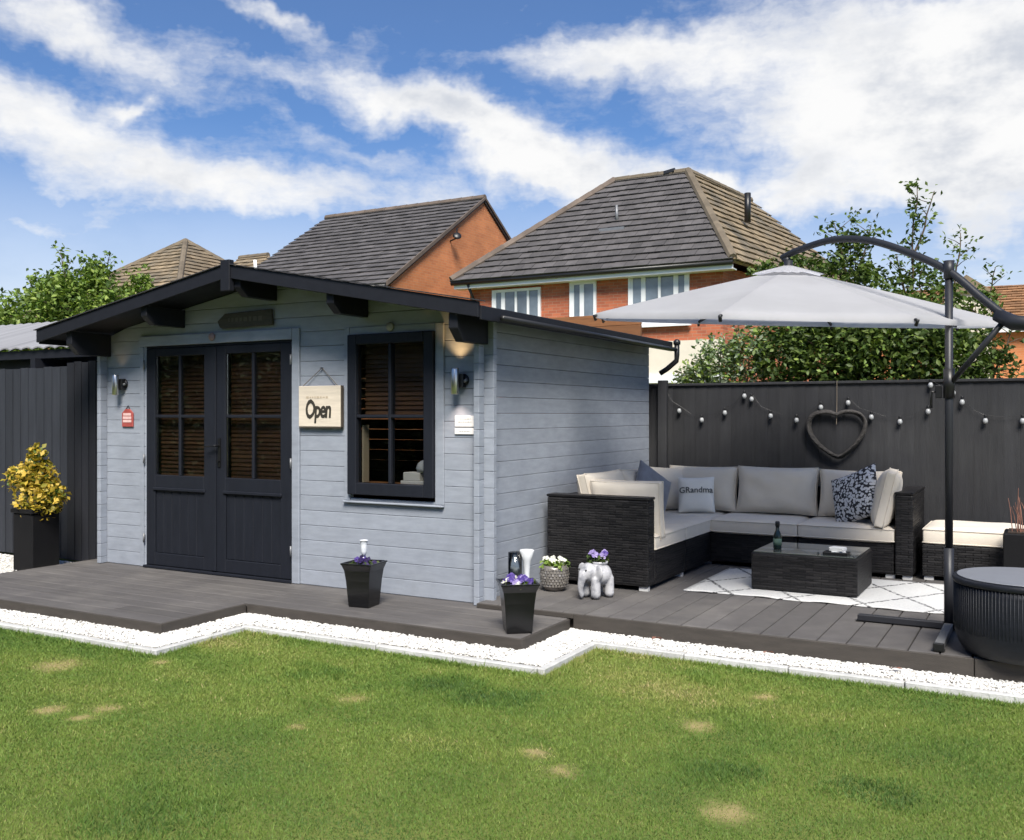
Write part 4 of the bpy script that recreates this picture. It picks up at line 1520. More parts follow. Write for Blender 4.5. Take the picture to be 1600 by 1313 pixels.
def armpt(s, z):
    return (PX + AD.x * s, PY + AD.y * s, z)


ctrl = [(AL + .02, 2.59), (AL - .12, 2.625), (AL * .68, 2.655), (AL * .45, 2.61), (AL * .22, 2.49), (0.0, 2.335), (-.22, 2.14), (-.40, 2.00), (-.56, 1.955)]
pts = []
for i in range(len(ctrl) - 1):      # Catmull-Rom
    p0, p1, p2, p3 = ctrl[max(i - 1, 0)], ctrl[i], ctrl[i + 1], ctrl[min(i + 2, len(ctrl) - 1)]
    for k_ in range(6):
        u = k_ / 6
        pts.append(armpt(*[.5 * (2 * p1[c] + (p2[c] - p0[c]) * u + (2 * p0[c] - 5 * p1[c] + 4 * p2[c] - p3[c]) * u * u + (3 * p1[c] - p0[c] - 3 * p2[c] + p3[c]) * u ** 3) for c in (0, 1)]))
pts.append(armpt(*ctrl[-1]))
MB().tube(pts, .0235, 14).build('arm', M_METAL, pa, smooth=True)
MB().tube([armpt(-.30, 2.045), armpt(-.40, 1.99), armpt(-.62, 1.955)], [.038, .045, .04], 14).build('handle_sleeve', M_METAL, pa, smooth=True)
MB().tube([armpt(-.34, 2.0), armpt(-.02, 1.66)], .017, 12).build('brace', M_METAL, pa, smooth=True)
MB().tube([(PX, PY, 1.56), (PX, PY, 1.74)], .032, 16).build('collar', M_BLACK, pa, smooth=True)
MB().tube([(PX, PY, 2.29), (PX, PY, 2.40)], .031, 16).build('pivot', M_METAL, pa, smooth=True)
box('crank', M_BLACK, pa, PX - .075, PX - .038, PY - .02, PY + .02, 1.56, 1.64, bev=.004)
MB().tube([(PX - .076, PY, 1.60), (PX - .10, PY, 1.60), (PX - .10, PY, 1.50)], .008, 8).build('crank_handle', M_BLACK, pa, smooth=True)

# canopy: eight panels, tilted a little towards the lawn
CR, CRISE = 1.44, .355
cz = 2.15
tilt = R(5.1)
tdir = Vector((0.705, -0.709, 0))           # the low side faces the lawn
taxis = Vector((0, 0, 1)).cross(tdir).normalized()
CM = Matrix.Translation((1.85, 1.13, cz)) @ Matrix.Rotation(tilt, 4, taxis)


def cpt(r_, ang, up):
    return CM @ Vector((r_ * math.cos(ang), r_ * math.sin(ang), up))


ROT0 = R(-1.5)


def canopy_h(rr, edge_mid):
    """height at relative radius rr; the cloth sags between the ribs"""
    h = CRISE * (1 - rr) ** 1.0 + .006 * math.sin(rr * math.pi)
    return h - .012 * edge_mid * rr * (1.15 - rr) * 2.2


for i in range(8):
    a0, a1 = ROT0 + i * R(45), ROT0 + (i + 1) * R(45)
    NR, NA = 14, 8
    V, F = [], []
    for r_i in range(NR + 1):
        rr = .05 + .95 * r_i / NR
        for j in range(NA + 1):
            s = j / NA
            p0 = Vector((math.cos(a0), math.sin(a0))) * (1 - s) + Vector((math.cos(a1), math.sin(a1))) * s
            em = 4 * s * (1 - s)
            q_ = 1 - .03 * em * rr
            V.append(tuple(CM @ Vector((p0.x * CR * rr * q_, p0.y * CR * rr * q_, canopy_h(rr, em)))))
    # hanging hem
    for j in range(NA + 1):
        s = j / NA
        p0 = Vector((math.cos(a0), math.sin(a0))) * (1 - s) + Vector((math.cos(a1), math.sin(a1))) * s
        em = 4 * s * (1 - s)
        V.append(tuple(CM @ Vector((p0.x * CR * (1 - .03 * em), p0.y * CR * (1 - .03 * em), canopy_h(1.0, em) - .035))))
    for r_i in range(NR + 1):
        for j in range(NA):
            b_ = r_i * (NA + 1) + j
            F.append((b_, b_ + NA + 1, b_ + NA + 2, b_ + 1))
    MB().add(V, F).build('canopy_panel', M_CANOPY, pa, smooth=True)
    # rib under the seam
    MB().tube([cpt(.04, a0, CRISE - .03), cpt(CR * .5, a0, canopy_h(.5, 0) - .022), cpt(CR * .985, a0, canopy_h(.985, 0) - .02)], .010, 8).build('rib', M_METAL, pa, smooth=True)
    MB().tube([cpt(.05, a0, CRISE - .33), cpt(CR * .5, a0, canopy_h(.5, 0) - .03)], .008, 8).build('strut', M_METAL, pa, smooth=True)
    MB().tube([cpt(CR * .97, a0, -.005), cpt(CR * 1.012, a0, -.022), cpt(CR * 1.0, a0, -.05)], .011, 8).build('rib_tip', M_BLACK, pa, smooth=True)
# vent cap with scalloped edge and hub
V, F = [(tuple(CM @ Vector((0, 0, CRISE + .03))))], []
for i in range(48):
    a = ROT0 + 2 * math.pi * i / 48
    sc_ = .24 + .016 * math.cos(8 * (a - ROT0))
    V.append(tuple(CM @ Vector((sc_ * math.cos(a), sc_ * math.sin(a), CRISE * (1 - .167) + .016 + .008 * abs(math.sin(12 * a))))))
for i in range(48):
    F.append((0, 1 + i, 1 + (i + 1) % 48))
MB().add(V, F).build('vent_cap', M_CANOPY, pa, smooth=False)
MB().tube([cpt(0, 0, CRISE - .36), cpt(0, 0, CRISE + .06)], .03, 14).build('hub', M_METAL, pa, smooth=True)
MB().tube([cpt(0, 0, CRISE + .06), armpt(AL, 2.575)], .022, 12).build('hanger', M_METAL, pa, smooth=True)

# ------------------------------------------------------------------ plants


def leaf_cloud(pts, size, jit=.3, up=.3, aspect=.55):
    """pointed leaves (two folded triangles pairs) at given points -> verts, faces"""
    n = len(pts)
    nrm = nrs.normal(size=(n, 3))
    nrm[:, 2] = np.abs(nrm[:, 2]) + up
    nrm /= np.linalg.norm(nrm, axis=1)[:, None]
    t_ = nrs.normal(size=(n, 3))
    t_ -= (t_ * nrm).sum(1)[:, None] * nrm
    t_ /= np.linalg.norm(t_, axis=1)[:, None]
    b_ = np.cross(nrm, t_)
    s = (size * nrs.uniform(1 - jit, 1 + jit, n))[:, None]
    fold = nrm * s * .12
    p0 = pts - t_ * s * .5
    p2 = pts + t_ * s * .5
    p1 = pts + b_ * s * aspect * .5 + fold
    p3 = pts - b_ * s * aspect * .5 + fold
    v = np.stack([p0, p1, p2, p3], 1).reshape(-1, 3)
    i = np.arange(n) * 4
    f = np.concatenate([np.stack([i, i + 1, i + 2], 1), np.stack([i, i + 2, i + 3], 1)])
    return v, f


def clump_points(clumps, per):
    """clumps: (x,y,z,rx,ry,rz); points thicker towards the shell"""
    out = []
    for (x_, y_, z_, a, b, c), n in zip(clumps, per):
        d_ = nrs.normal(size=(n, 3))
        d_ /= np.linalg.norm(d_, axis=1)[:, None]
        r_ = nrs.uniform(.45, 1.08, n)[:, None] ** .8
        out.append(d_ * r_ * np.array([a, b, c]) + np.array([x_, y_, z_]))
    return np.concatenate(out)


def leaves_obj(name, pts, size, mat, parent, **kw):
    v, f = leaf_cloud(pts, size, **kw)
    return link(name, np_mesh(name, v, f, mat), None, parent)


def limb(mb, p0, p1, r0, r1, n=5, wob=.06):
    p0, p1 = Vector(p0), Vector(p1)
    L = (p1 - p0).length
    pts = []
    for i in range(n + 1):
        u = i / n
        q_ = p0.lerp(p1, u)
        w_ = wob * L * math.sin(u * math.pi)
        pts.append(q_ + Vector((rnd.uniform(-w_, w_), rnd.uniform(-w_, w_), rnd.uniform(-w_, w_) * .3)))
    mb.tube(pts, [r0 + (r1 - r0) * i / n for i in range(n + 1)], 7)
    return pts


def bush(name, label, cat, base, clumps, dens, size, mat, group=None, sprigs=(), r0=.05, extra=None):
    t = thing(name, label, cat, base, group=group)
    mb = MB()
    tops = []
    for c in clumps:
        bx, by, bz = base
        mid = (bx + (c[0] - bx) * .35 + rnd.uniform(-.1, .1), by + (c[1] - by) * .35, bz + (c[2] - bz) * .5)
        limb(mb, (bx + rnd.uniform(-.05, .05), by + rnd.uniform(-.05, .05), bz), mid, r0, r0 * .6, 4)
        limb(mb, mid, (c[0], c[1], c[2] + c[5] * .4), r0 * .6, r0 * .15, 4)
        for _ in range(4):
            a = rnd.uniform(0, 6.28)
            limb(mb, (c[0], c[1], c[2]), (c[0] + math.cos(a) * c[3] * .85, c[1] + math.sin(a) * c[4] * .85, c[2] + rnd.uniform(-.3, .8) * c[5]), r0 * .25, r0 * .08, 3)
    per = [int(dens * c[3] * c[5] * 4) for c in clumps]
    pts = clump_points(clumps, per)
    # break the outline with little outlying twigs of leaves
    tw = []
    for c in clumps:
        for _ in range(7):
            a, e = rnd.uniform(0, 6.28), rnd.uniform(.1, 1.3)
            d_ = np.array([math.cos(a) * math.cos(e) * c[3], math.sin(a) * math.cos(e) * c[4], math.sin(e) * c[5]])
            c0 = np.array(c[:3])
            L = rnd.uniform(1.1, 1.45)
            s_ = np.linspace(.8, L, 14)[:, None]
            tw.append(c0 + d_ * s_ + nrs.normal(size=(14, 3)) * .03)
    for (x_, y_, z0, z1, lean, n) in sprigs:
        p_ = limb(mb, (x_ - lean * .6, y_, z0), (x_ + lean, y_, z1), .014, .004, 6, .03)
        side = [limb(mb, p_[k_], p_[k_] + Vector((rnd.uniform(-.16, .16), rnd.uniform(-.12, .12), rnd.uniform(.05, .16))), .005, .002, 2) for k_ in range(1, 6)]
        nodes = [q_ for q_ in p_[1:]] + [s_[-1] for s_ in side]
        for q_ in nodes:
            m_ = n // len(nodes)
            tw.append(np.array(q_)[None] + nrs.normal(size=(m_, 3)) * .042)
    if tw:
        pts = np.concatenate([pts] + tw)
    mb.build('stems', M_BARK, t, smooth=True)
    lv = leaves_obj('foliage', pts, size, mat, t)
    if extra:
        for (m2, frac, s2) in extra:
            sel = pts[nrs.rand(len(pts)) < frac] + nrs.normal(size=(1, 3)) * .01
            leaves_obj('foliage', sel + nrs.normal(size=sel.shape) * .05, s2, m2, t)
    return t


# left, behind the fence
bush('leafy_tree', 'bright green bushy tree behind the left fence', 'tree', (-8.9, 3.4, 0),
     [(-9.6, 3.1, 2.75, .75, .7, .55), (-8.9, 3.4, 2.95, .7, .7, .62), (-8.3, 3.6, 2.75, .6, .6, .50), (-9.3, 3.3, 3.2, .4, .4, .35), (-8.75, 3.5, 3.42, .22, .22, .28), (-10.4, 2.9, 2.6, .7, .6, .5),
      (-8.15, 3.8, 3.2, .22, .2, .28)],
     1500, .085, M_LEAF_L, sprigs=[(-9.15, 3.3, 3.3, 3.88, -.1, 60), (-8.5, 3.5, 3.3, 3.75, .05, 40), (-9.6, 3.1, 3.1, 3.5, -.1, 40)], extra=[(M_LEAF, .35, .08)])
bush('leafy_shrub', 'low yellow green shrub along the cabin roof edge at left', 'shrub', (-6.6, 3.2, 0),
     [(-7.6, 3.7, 2.5, .5, .45, .36), (-6.9, 3.3, 2.62, .42, .4, .30), (-6.3, 3.0, 2.72, .36, .35, .24), (-5.8, 2.8, 2.78, .28, .3, .2)], 1300, .075, M_LEAF_L, r0=.04)

# along the back fence
bush('variegated_shrub', 'pale silvery green shrub over the fence beside the cabin', 'shrub', (.75, 3.75, 0),
     [(.55, 3.75, 1.95, .24, .25, .28), (.85, 3.8, 2.05, .25, .25, .30), (.30, 3.7, 1.82, .20, .2, .16)], 2600, .055, M_LEAF_S, r0=.03, extra=[(M_LEAF_L, .5, .055)])
bush('dark_shrub', 'dark evergreen shrub behind the fence above the heart', 'shrub', (1.5, 3.9, 0),
     [(1.2, 3.85, 2.05, .32, .3, .36), (1.55, 3.9, 2.1, .34, .3, .42), (1.85, 3.95, 2.08, .30, .3, .40), (1.4, 4.1, 2.35, .3, .3, .25)], 2600, .062, M_LEAF_D, r0=.04, extra=[(M_LEAF_L, .28, .05), (M_LEAF, .35, .07)])
bush('dark_shrub', 'dense green shrub behind the fence left of the parasol pole', 'shrub', (2.35, 4.0, 0),
     [(2.15, 3.95, 2.1, .34, .3, .42), (2.5, 4.0, 2.08, .32, .3, .42), (2.75, 4.05, 2.0, .26, .3, .34), (2.3, 4.1, 2.4, .28, .3, .22)], 2500, .062, M_LEAF, r0=.04, extra=[(M_LEAF_D, .5, .07), (M_LEAF_L, .22, .05)])
bush('climbing_shrub', 'tangled climber rising above the parasol canopy', 'shrub', (1.75, 4.5, 0),
     [(1.25, 4.5, 2.92, .28, .25, .22), (1.60, 4.6, 2.85, .26, .25, .26), (1.92, 4.6, 2.72, .24, .25, .28), (.95, 4.4, 2.9, .22, .2, .14), (1.7, 4.6, 3.2, .14, .14, .16)],
     1500, .065, M_LEAF, r0=.03, sprigs=[(1.62, 4.55, 2.9, 3.46, -.08, 110), (1.82, 4.6, 2.9, 3.42, .08, 80)], extra=[(M_LEAF_D, .4, .06)])
bush('young_tree', 'slender young tree with tall leafy shoots right of the canopy top', 'tree', (2.45, 4.7, 0),
     [(2.35, 4.7, 2.75, .2, .2, .25), (2.55, 4.8, 2.6, .25, .2, .22), (2.85, 4.95, 2.5, .22, .2, .2), (2.3, 4.7, 2.3, .3, .25, .25)],
     1300, .06, M_LEAF, r0=.025, sprigs=[(2.30, 4.68, 2.7, 3.80, .03, 230), (2.36, 4.7, 3.0, 3.72, .13, 60), (2.68, 4.85, 2.6, 3.3, .04, 130), (2.95, 5.0, 2.4, 2.95, .08, 80), (2.2, 4.65, 2.6, 3.1, -.06, 60)])
bush('leafy_shrub', 'thin shrub with feathery leaves right of the parasol pole', 'shrub', (2.95, 4.2, 0),
     [(2.95, 4.2, 2.0, .22, .22, .26), (3.1, 4.3, 1.88, .2, .2, .16)], 1500, .06, M_LEAF_D, r0=.025, sprigs=[(3.1, 4.3, 1.8, 2.3, .12, 50)])


# tall hedge added out of frame: keeps bright sky out of the pane reflections
HC_ = [(-8.2 + rnd.uniform(-.2, .2), -2.6 - i * .85, 1.0 + .9 * (i % 2) + 0.0, .75, .75, 1.1) for i in range(12)]
HC_ += [(-8.2 + rnd.uniform(-.2, .2), -2.6 - i * .85, 2.9, .7, .75, 1.0) for i in range(12)]
HC_ += [(-6.8 + i * 1.1, -12.4, 1.4 + .5 * (i % 2), .8, .7, 1.4) for i in range(7)]
t = thing('added_hedge', 'tall dark hedge added out of frame to dim the cabin pane reflections', 'hedge', (-8.2, -7.0, 0))
mb = MB()
for i in range(12):
    limb(mb, (-8.2, -2.6 - i * .85, 0), (-8.2, -2.6 - i * .85, 3.4), .05, .01)
mb.build('stems', M_BARK, t)
box('sky_block_core', M_HEDGE, t, -8.45, -8.1, -12.6, -2.2, 0, 3.9)  # solid boxes added so no sky shows between the leaves
box('sky_block_core', M_HEDGE, t, -8.0, 1.0, -12.6, -12.3, 0, 3.0)
leaves_obj('foliage', clump_points(HC_, [1100] * len(HC_)), .13, M_HEDGE, t)


# left planter with variegated shrub
t = thing('square_planter', 'tall matt black square planter on gravel in front of the side fence', 'planter', (-4.62, -.28, ZG))
MB().prism([(-4.76, -.42), (-4.48, -.42), (-4.48, -.14), (-4.76, -.14)], 'z', ZG - .02, ZG + .52).build('pot', M_TALLPOT, t, bev=.01)
for a in ((-4.775, -4.465, -.435, -.405), (-4.775, -4.465, -.155, -.125), (-4.775, -4.745, -.404, -.156), (-4.495, -4.465, -.404, -.156)):
    box('rim', M_TALLPOT, t, *a, ZG + .5205, ZG + .56, bev=.005)
box('soil', M_SOIL, t, -4.744, -4.496, -.403, -.157, ZG + .5205, ZG + .54)
t = thing('variegated_euonymus', 'golden yellow variegated bush growing in the tall left planter', 'plant', (-4.62, -.28, ZG + .54))
cl = [(c_[0], c_[1], c_[2] - .13, c_[3] * 1.1, *c_[4:]) for c_ in [(-4.60, -.27, .80, .22, .2, .19), (-4.66, -.27, 1.02, .20, .19, .15), (-4.80, -.32, 1.00, .15, .15, .12), (-4.63, -.27, 1.17, .10, .1, .15), (-4.50, -.24, .86, .17, .15, .15), (-4.62, -.28, .68, .15, .14, .10)]]
pts = clump_points(cl, [420, 340, 190, 170, 240, 120])
leaves_obj('foliage', pts, .052, M_LEAF_Y, t, aspect=.7)
leaves_obj('inner_foliage', clump_points([(c[0], c[1], c[2], c[3] * .75, c[4] * .75, c[5] * .75) for c in cl], [120] * 6), .05, M_LEAF, t)
mb = MB()
for c in cl:
    limb(mb, (-4.62, -.28, ZG + .54), c[:3], .012, .004, 4)
mb.build('stems', M_BARK, t)

# flared black planters with pansies


def flared_pot(name, label, loc, rz, s=1.0, group='flared black planters on the front deck'):
    t = thing(name, label, 'planter', loc, rz, group)
    b, m_, h = .080 * s, .100 * s, .298 * s

    def sq(a, z_):
        return [(-a, -a, z_), (a, -a, z_), (a, a, z_), (-a, a, z_)]
    prof = [(b * .96, .0), (b, .012), (m_ * .93, h * .62), (m_ * 1.02, h * .86), (m_ * 1.17, h), (m_ * 1.21, h), (m_ * 1.21, h + .012), (m_ * 1.10, h + .012), (m_ * .93, h * .84)]
    V, F = [], []
    for a, z_ in prof:
        V += sq(a, z_)
    for i in range(len(prof) - 1):
        for k_ in range(4):
            F.append((i * 4 + k_, i * 4 + (k_ + 1) % 4, i * 4 + 4 + (k_ + 1) % 4, i * 4 + 4 + k_))
    F.append((3, 2, 1, 0))
    n = len(prof) * 4
    F.append((n - 4, n - 3, n - 2, n - 1))
    MB().add(V, F).build('pot', M_BLACKPOT, t, local=True, bev=.006, seg=2)
    MB().box(-m_ * .88, m_ * .88, -m_ * .88, m_ * .88, h * .845, h * .86).build('soil', M_SOIL, t, local=True)
    return t


def blossom(mb, c, r_, tiltv):
    c = Vector(c)
    nv = Vector(tiltv).normalized()
    a = nv.cross(Vector((.3, .2, 1))).normalized()
    b = nv.cross(a)
    for k_ in range(5):
        q_ = 2 * math.pi * k_ / 5
        pc = c + (a * math.cos(q_) + b * math.sin(q_)) * r_ * .55 + nv * (.15 * r_)
        ring = []
        for j in range(6):
            w_ = 2 * math.pi * j / 6
            ring.append(pc + (a * math.cos(w_) + b * math.sin(w_)) * r_ * .52 + nv * rnd.uniform(-.12, .2) * r_)
        mb.add([pc - nv * .1 * r_] + ring, [(0, 1 + j, 1 + (j + 1) % 6) for j in range(6)])


def pansies(label, loc, spread, cols, n, z0, leafmat=M_LEAF):
    t = thing('pansies', label, 'flowers', loc)
    x0, y0, zz = loc
    p_ = np.stack([nrs.uniform(-spread, spread, 130) + x0, nrs.uniform(-spread, spread, 130) + y0, nrs.uniform(.0, .045, 130) + zz], 1)
    leaves_obj('foliage', p_, .045, leafmat, t, aspect=.6)
    for i in range(n):
        mb = MB()
        a = rnd.uniform(0, 6.28)
        r_ = spread * math.sqrt(rnd.random())
        c = (x0 + r_ * math.cos(a), y0 + r_ * math.sin(a), zz + rnd.uniform(.035, .075))
        blossom(mb, c, rnd.uniform(.020, .030), (rnd.uniform(-.4, .7), rnd.uniform(-1, -.3), rnd.uniform(.4, 1)))
        mb.tube([(c[0], c[1], zz - .005), c], .002, 5)
        mb.build('flower', cols[i % len(cols)], t)
    return t


def stake(label, loc, h, r_):
    t = thing('garden_stake', label, 'ornament', loc)
    MB().tube([loc, (loc[0], loc[1], loc[2] + h * .5)], .008, 8).build('stem', M_WHITE, t, smooth=True)
    MB().lathe([(.010, h * .42), (.022, h * .6), (.024, h * .8), (r_, h * .97), (r_ * 1.25, h), (r_ * 1.1, h), (.018, h * .8)], loc, 14).build('flared_cup', pm('milky_glass', (.70, .73, .78), .25, .05), t, smooth=True)


flared_pot('flared_planter', 'flared black planter on the deck below the cabin window', (-.72, -.45, ZD + .001), R(8))
pansies('dark purple pansies in the planter below the window', (-.72, -.45, ZD + .262), .075, [M_PETAL_D, M_PETAL_D, M_PETAL], 17, 0, M_LEAF_D)
stake('milky flared glass stake in the planter below the window', (-.73, -.44, ZD + .262), .20, .026)
flared_pot('flared_planter', 'flared black planter at the front deck corner with violet pansies', (.61, -.62, ZD + .001), R(38))
pansies('bright violet and white pansies in the deck corner planter', (.61, -.62, ZD + .262), .085, [M_PETAL, M_PETAL, M_PETAL_W, M_PETAL, M_PETAL_L], 22, 0, M_LEAF_L)

# ornaments by the cabin corner
t = thing('glass_lantern', 'clear glass candle lantern behind the deck corner planter', 'lantern', (.16, .16, ZP))
MB().lathe([(.05, .0), (.05, .02), (.018, .035), (.016, .13), (.045, .15)], (.16, .16, ZP + .001), 16).build('foot', M_STEEL, t, smooth=True)
MB().lathe([(.046, .151), (.05, .17), (.05, .33)], (.16, .16, ZP), 18).build('glass', M_CLEAR, t, smooth=True)
MB().lathe([(.036, .152), (.036, .21), (.03, .215)], (.16, .16, ZP), 14).build('candle', pm('grey_candle', (.16, .17, .18), .5), t, smooth=True)
t = thing('vase', 'white flared vase between lantern and mosaic pot', 'vase', (.235, .20, ZP))
MB().lathe([(.04, 0), (.045, .01), (.02, .05), (.02, .18), (.03, .27), (.055, .34), (.05, .345), (.026, .28)], (.235, .20, ZP + .001), 18).build('body', pm('pearl_glass', (.62, .64, .66), .2, .05), t, smooth=True)

t = thing('mosaic_pot', 'round silver mosaic pot with white flowers against the rattan arm', 'planter', (.27, .57, ZP))
MB().lathe([(.055, 0), (.075, .015), (.098, .06), (.105, .12), (.10, .165), (.092, .19), (.085, .19), (.085, .17)], (.27, .57, ZP + .001), 22).build('pot', pm('pewter', (.27, .25, .235), .4, .2, 20, metal=.6), t, smooth=True)
for i in range(7):
    for j in range(26):
        a = 2 * math.pi * (j + .5 * (i % 2)) / 26
        zz = .045 + i * .020
        r_ = np.interp(zz, [.0, .015, .06, .12, .165, .19], [.055, .075, .098, .105, .10, .092]) + .003
        if math.sin(a) > .55:
            continue
        c = Vector((.27 + r_ * math.cos(a), .57 + r_ * math.sin(a), ZP + zz))
        nv = Vector((math.cos(a) + rnd.uniform(-.25, .25), math.sin(a) + rnd.uniform(-.25, .25), rnd.uniform(-.2, .3))).normalized()
        ta = nv.cross(Vector((0, 0, 1))).normalized() * .0098
        tb = ta.cross(nv).normalized() * .0085
        MB().add([c - ta - tb, c + ta - tb, c + ta + tb, c - ta + tb, c - ta * .8 - tb * .8 + nv * .003, c + ta * .8 - tb * .8 + nv * .003, c + ta * .8 + tb * .8 + nv * .003, c - ta * .8 + tb * .8 + nv * .003],
                 [(4, 5, 6, 7), (0, 1, 5, 4), (1, 2, 6, 5), (2, 3, 7, 6), (3, 0, 4, 7)]).build('mirror_tile', M_CONCPOT, t)
box('soil', M_SOIL, t, .215, .325, .515, .625, ZP + .165, ZP + .172)
pansies('white flowers with green leaves in the mosaic pot', (.27, .57, ZP + .175), .085, [M_PETAL_W], 8, 0, M_LEAF_L)

# elephant planter: one continuous body
t = thing('elephant_planter', 'grey white ceramic elephant planter in front of the rattan arm', 'planter', (.66, .47, ZP), R(-22))
bm = bmesh.new()


def blob_s(c, r_, seg=14):
    m_ = Matrix.Translation(c) @ Matrix.Diagonal((r_[0], r_[1], r_[2], 1))
    bmesh.ops.create_uvsphere(bm, u_segments=seg, v_segments=10, radius=1.0, matrix=m_)


blob_s((0, .02, .165), (.092, .105, .085))
for sx_ in (-1, 1):
    for sy_ in (-.062, .072):
        for i in range(6):
            blob_s((sx_ * .055, sy_, .035 + i * .02), (.036 + .002 * (5 - i) * .3, .036, .034), 10)
blob_s((0, -.085, .19), (.068, .062, .068))
for i in range(9):
    u = i / 8
    blob_s((0.004 * math.sin(u * 6), -.135 - .02 * math.sin(u * 2.6), .185 - u * .145), (.034 - .016 * u, .032 - .014 * u, .03), 10)
for sx_ in (-1, 1):
    blob_s((sx_ * .085, -.06, .19), (.045, .016, .058), 12)
me = bpy.data.meshes.new('body')
bm.to_mesh(me)
bm.free()
eb = link('body', me, M_ELE, t, True)
rm = eb.modifiers.new('remesh', 'REMESH')
rm.mode = 'VOXEL'
rm.voxel_size = .007
rm.use_smooth_shade = True
s_ = eb.modifiers.new('smooth', 'SMOOTH')
s_.iterations = 6
s_.factor = .5
MB().lathe([(.055, .0), (.060, .012), (.060, .022), (.050, .022), (.05, .012)], (0, .03, .235), 18).build('rim', M_ELE, t, True, smooth=True)
MB().lathe([(.0, 0), (.049, 0), (.049, .004)], (0, .03, .247), 14).build('soil', M_SOIL, t, True)
for sx_ in (-1, 1):
    MB().lathe([(.0, -.006), (.006, -.003), (.006, .003), (.0, .006)], (sx_ * .035, -.138, .212), 8).build('eye', M_BLACK, t, True)
pansies('lilac flowers growing out of the elephant planter', (.655, .50, ZP + .25), .06, [M_PETAL_L, M_PETAL_L, M_PETAL], 9, 0, M_LEAF_D)

# ------------------------------------------------------------------ houses


def clip_poly(poly, a, b, c):
    """keep a*x+b*y+c >= 0"""
    out = []
    n = len(poly)
    for i in range(n):
        p_, q_ = poly[i], poly[(i + 1) % n]
        dp, dq = a * p_[0] + b * p_[1] + c, a * q_[0] + b * q_[1] + c
        if dp >= 0:
            out.append(p_)
        if (dp >= 0) != (dq >= 0):
            s = dp / (dp - dq)
            out.append((p_[0] + (q_[0] - p_[0]) * s, p_[1] + (q_[1] - p_[1]) * s))
    return out


def roof_face(root, pts, mat, single=True, tw=.30, gauge=.285, vcut=0.0):
    """pts: planar polygon, first edge is the eave (left to right seen from outside). Overlapping tiles in courses."""
    P = [Vector(p) for p in pts]
    u = (P[1] - P[0]).normalized()
    nrm = (P[1] - P[0]).cross(P[2] - P[0]).normalized()
    v = nrm.cross(u)
    poly = [((p - P[0]).dot(u), (p - P[0]).dot(v)) for p in P]
    base = MB().add([tuple(p - nrm * .01) for p in P] + [tuple(p - nrm * .08) for p in P],
                    [tuple(range(len(P))), tuple(range(2 * len(P) - 1, len(P) - 1, -1))] + [(i, i + len(P), (i + 1) % len(P) + len(P), (i + 1) % len(P)) for i in range(len(P))])
    rf = base.build('roof_slope', mat, root)
    umin, umax = min(p[0] for p in poly), max(p[0] for p in poly)
    vmax = max(p[1] for p in poly)
    joined = MB()
    row = 0
    vv_ = 0.0
    while vv_ < vmax:
        uu = umin - tw + (tw / 2 if row % 2 else 0)
        while uu < umax:
            q_ = [(uu + .004, vv_ - .03), (uu + tw - .004, vv_ - .03), (uu + tw - .004, vv_ + gauge), (uu + .004, vv_ + gauge)]
            for i in range(len(poly)):
                a, b = poly[i], poly[(i + 1) % len(poly)]
                ex, ey = b[0] - a[0], b[1] - a[1]
                off = .04 * math.hypot(ex, ey) if i == 0 else 0.0
                q_ = clip_poly(q_, -ey, ex, ey * a[0] - ex * a[1] + off)
                if len(q_) < 3:
                    break
            if len(q_) >= 3:
                hj = rnd.uniform(0, .008)
                top, bot = [], []
                for (a, b) in q_:
                    f_ = (b - (vv_ - .03)) / (gauge + .03)
                    h = .046 * (1 - f_) + .006 + hj * 1.6
                    pb = P[0] + u * a + v * b
                    top.append(tuple(pb + nrm * h))
                    bot.append(tuple(pb + nrm * max(h - .03, -.005)))
                n_ = len(q_)
                F = [tuple(range(n_))] + [(i, i + n_, (i + 1) % n_ + n_, (i + 1) % n_) for i in range(n_)]
                if single and vv_ >= vcut:
                    MB().add(top + bot, F).build('roof_tile', mat, rf)
                else:
                    joined.add(top + bot, F)
            uu += tw
        vv_ += gauge
        row += 1
    if joined.f:
        o = joined.build('roof_tiles', mat, rf)
        o['kind'] = 'stuff'
    return rf


def ridge_caps(root, a, b, mat, step=.42, r_=.11):
    a, b = Vector(a), Vector(b)
    n = max(1, int((b - a).length / step))
    for i in range(n):
        p_, q_ = a.lerp(b, i / n), a.lerp(b, (i + 1.04) / n)
        MB().tube([p_, q_], [r_ * .96, r_ * 1.05], 8).build('ridge_tile', mat, root)


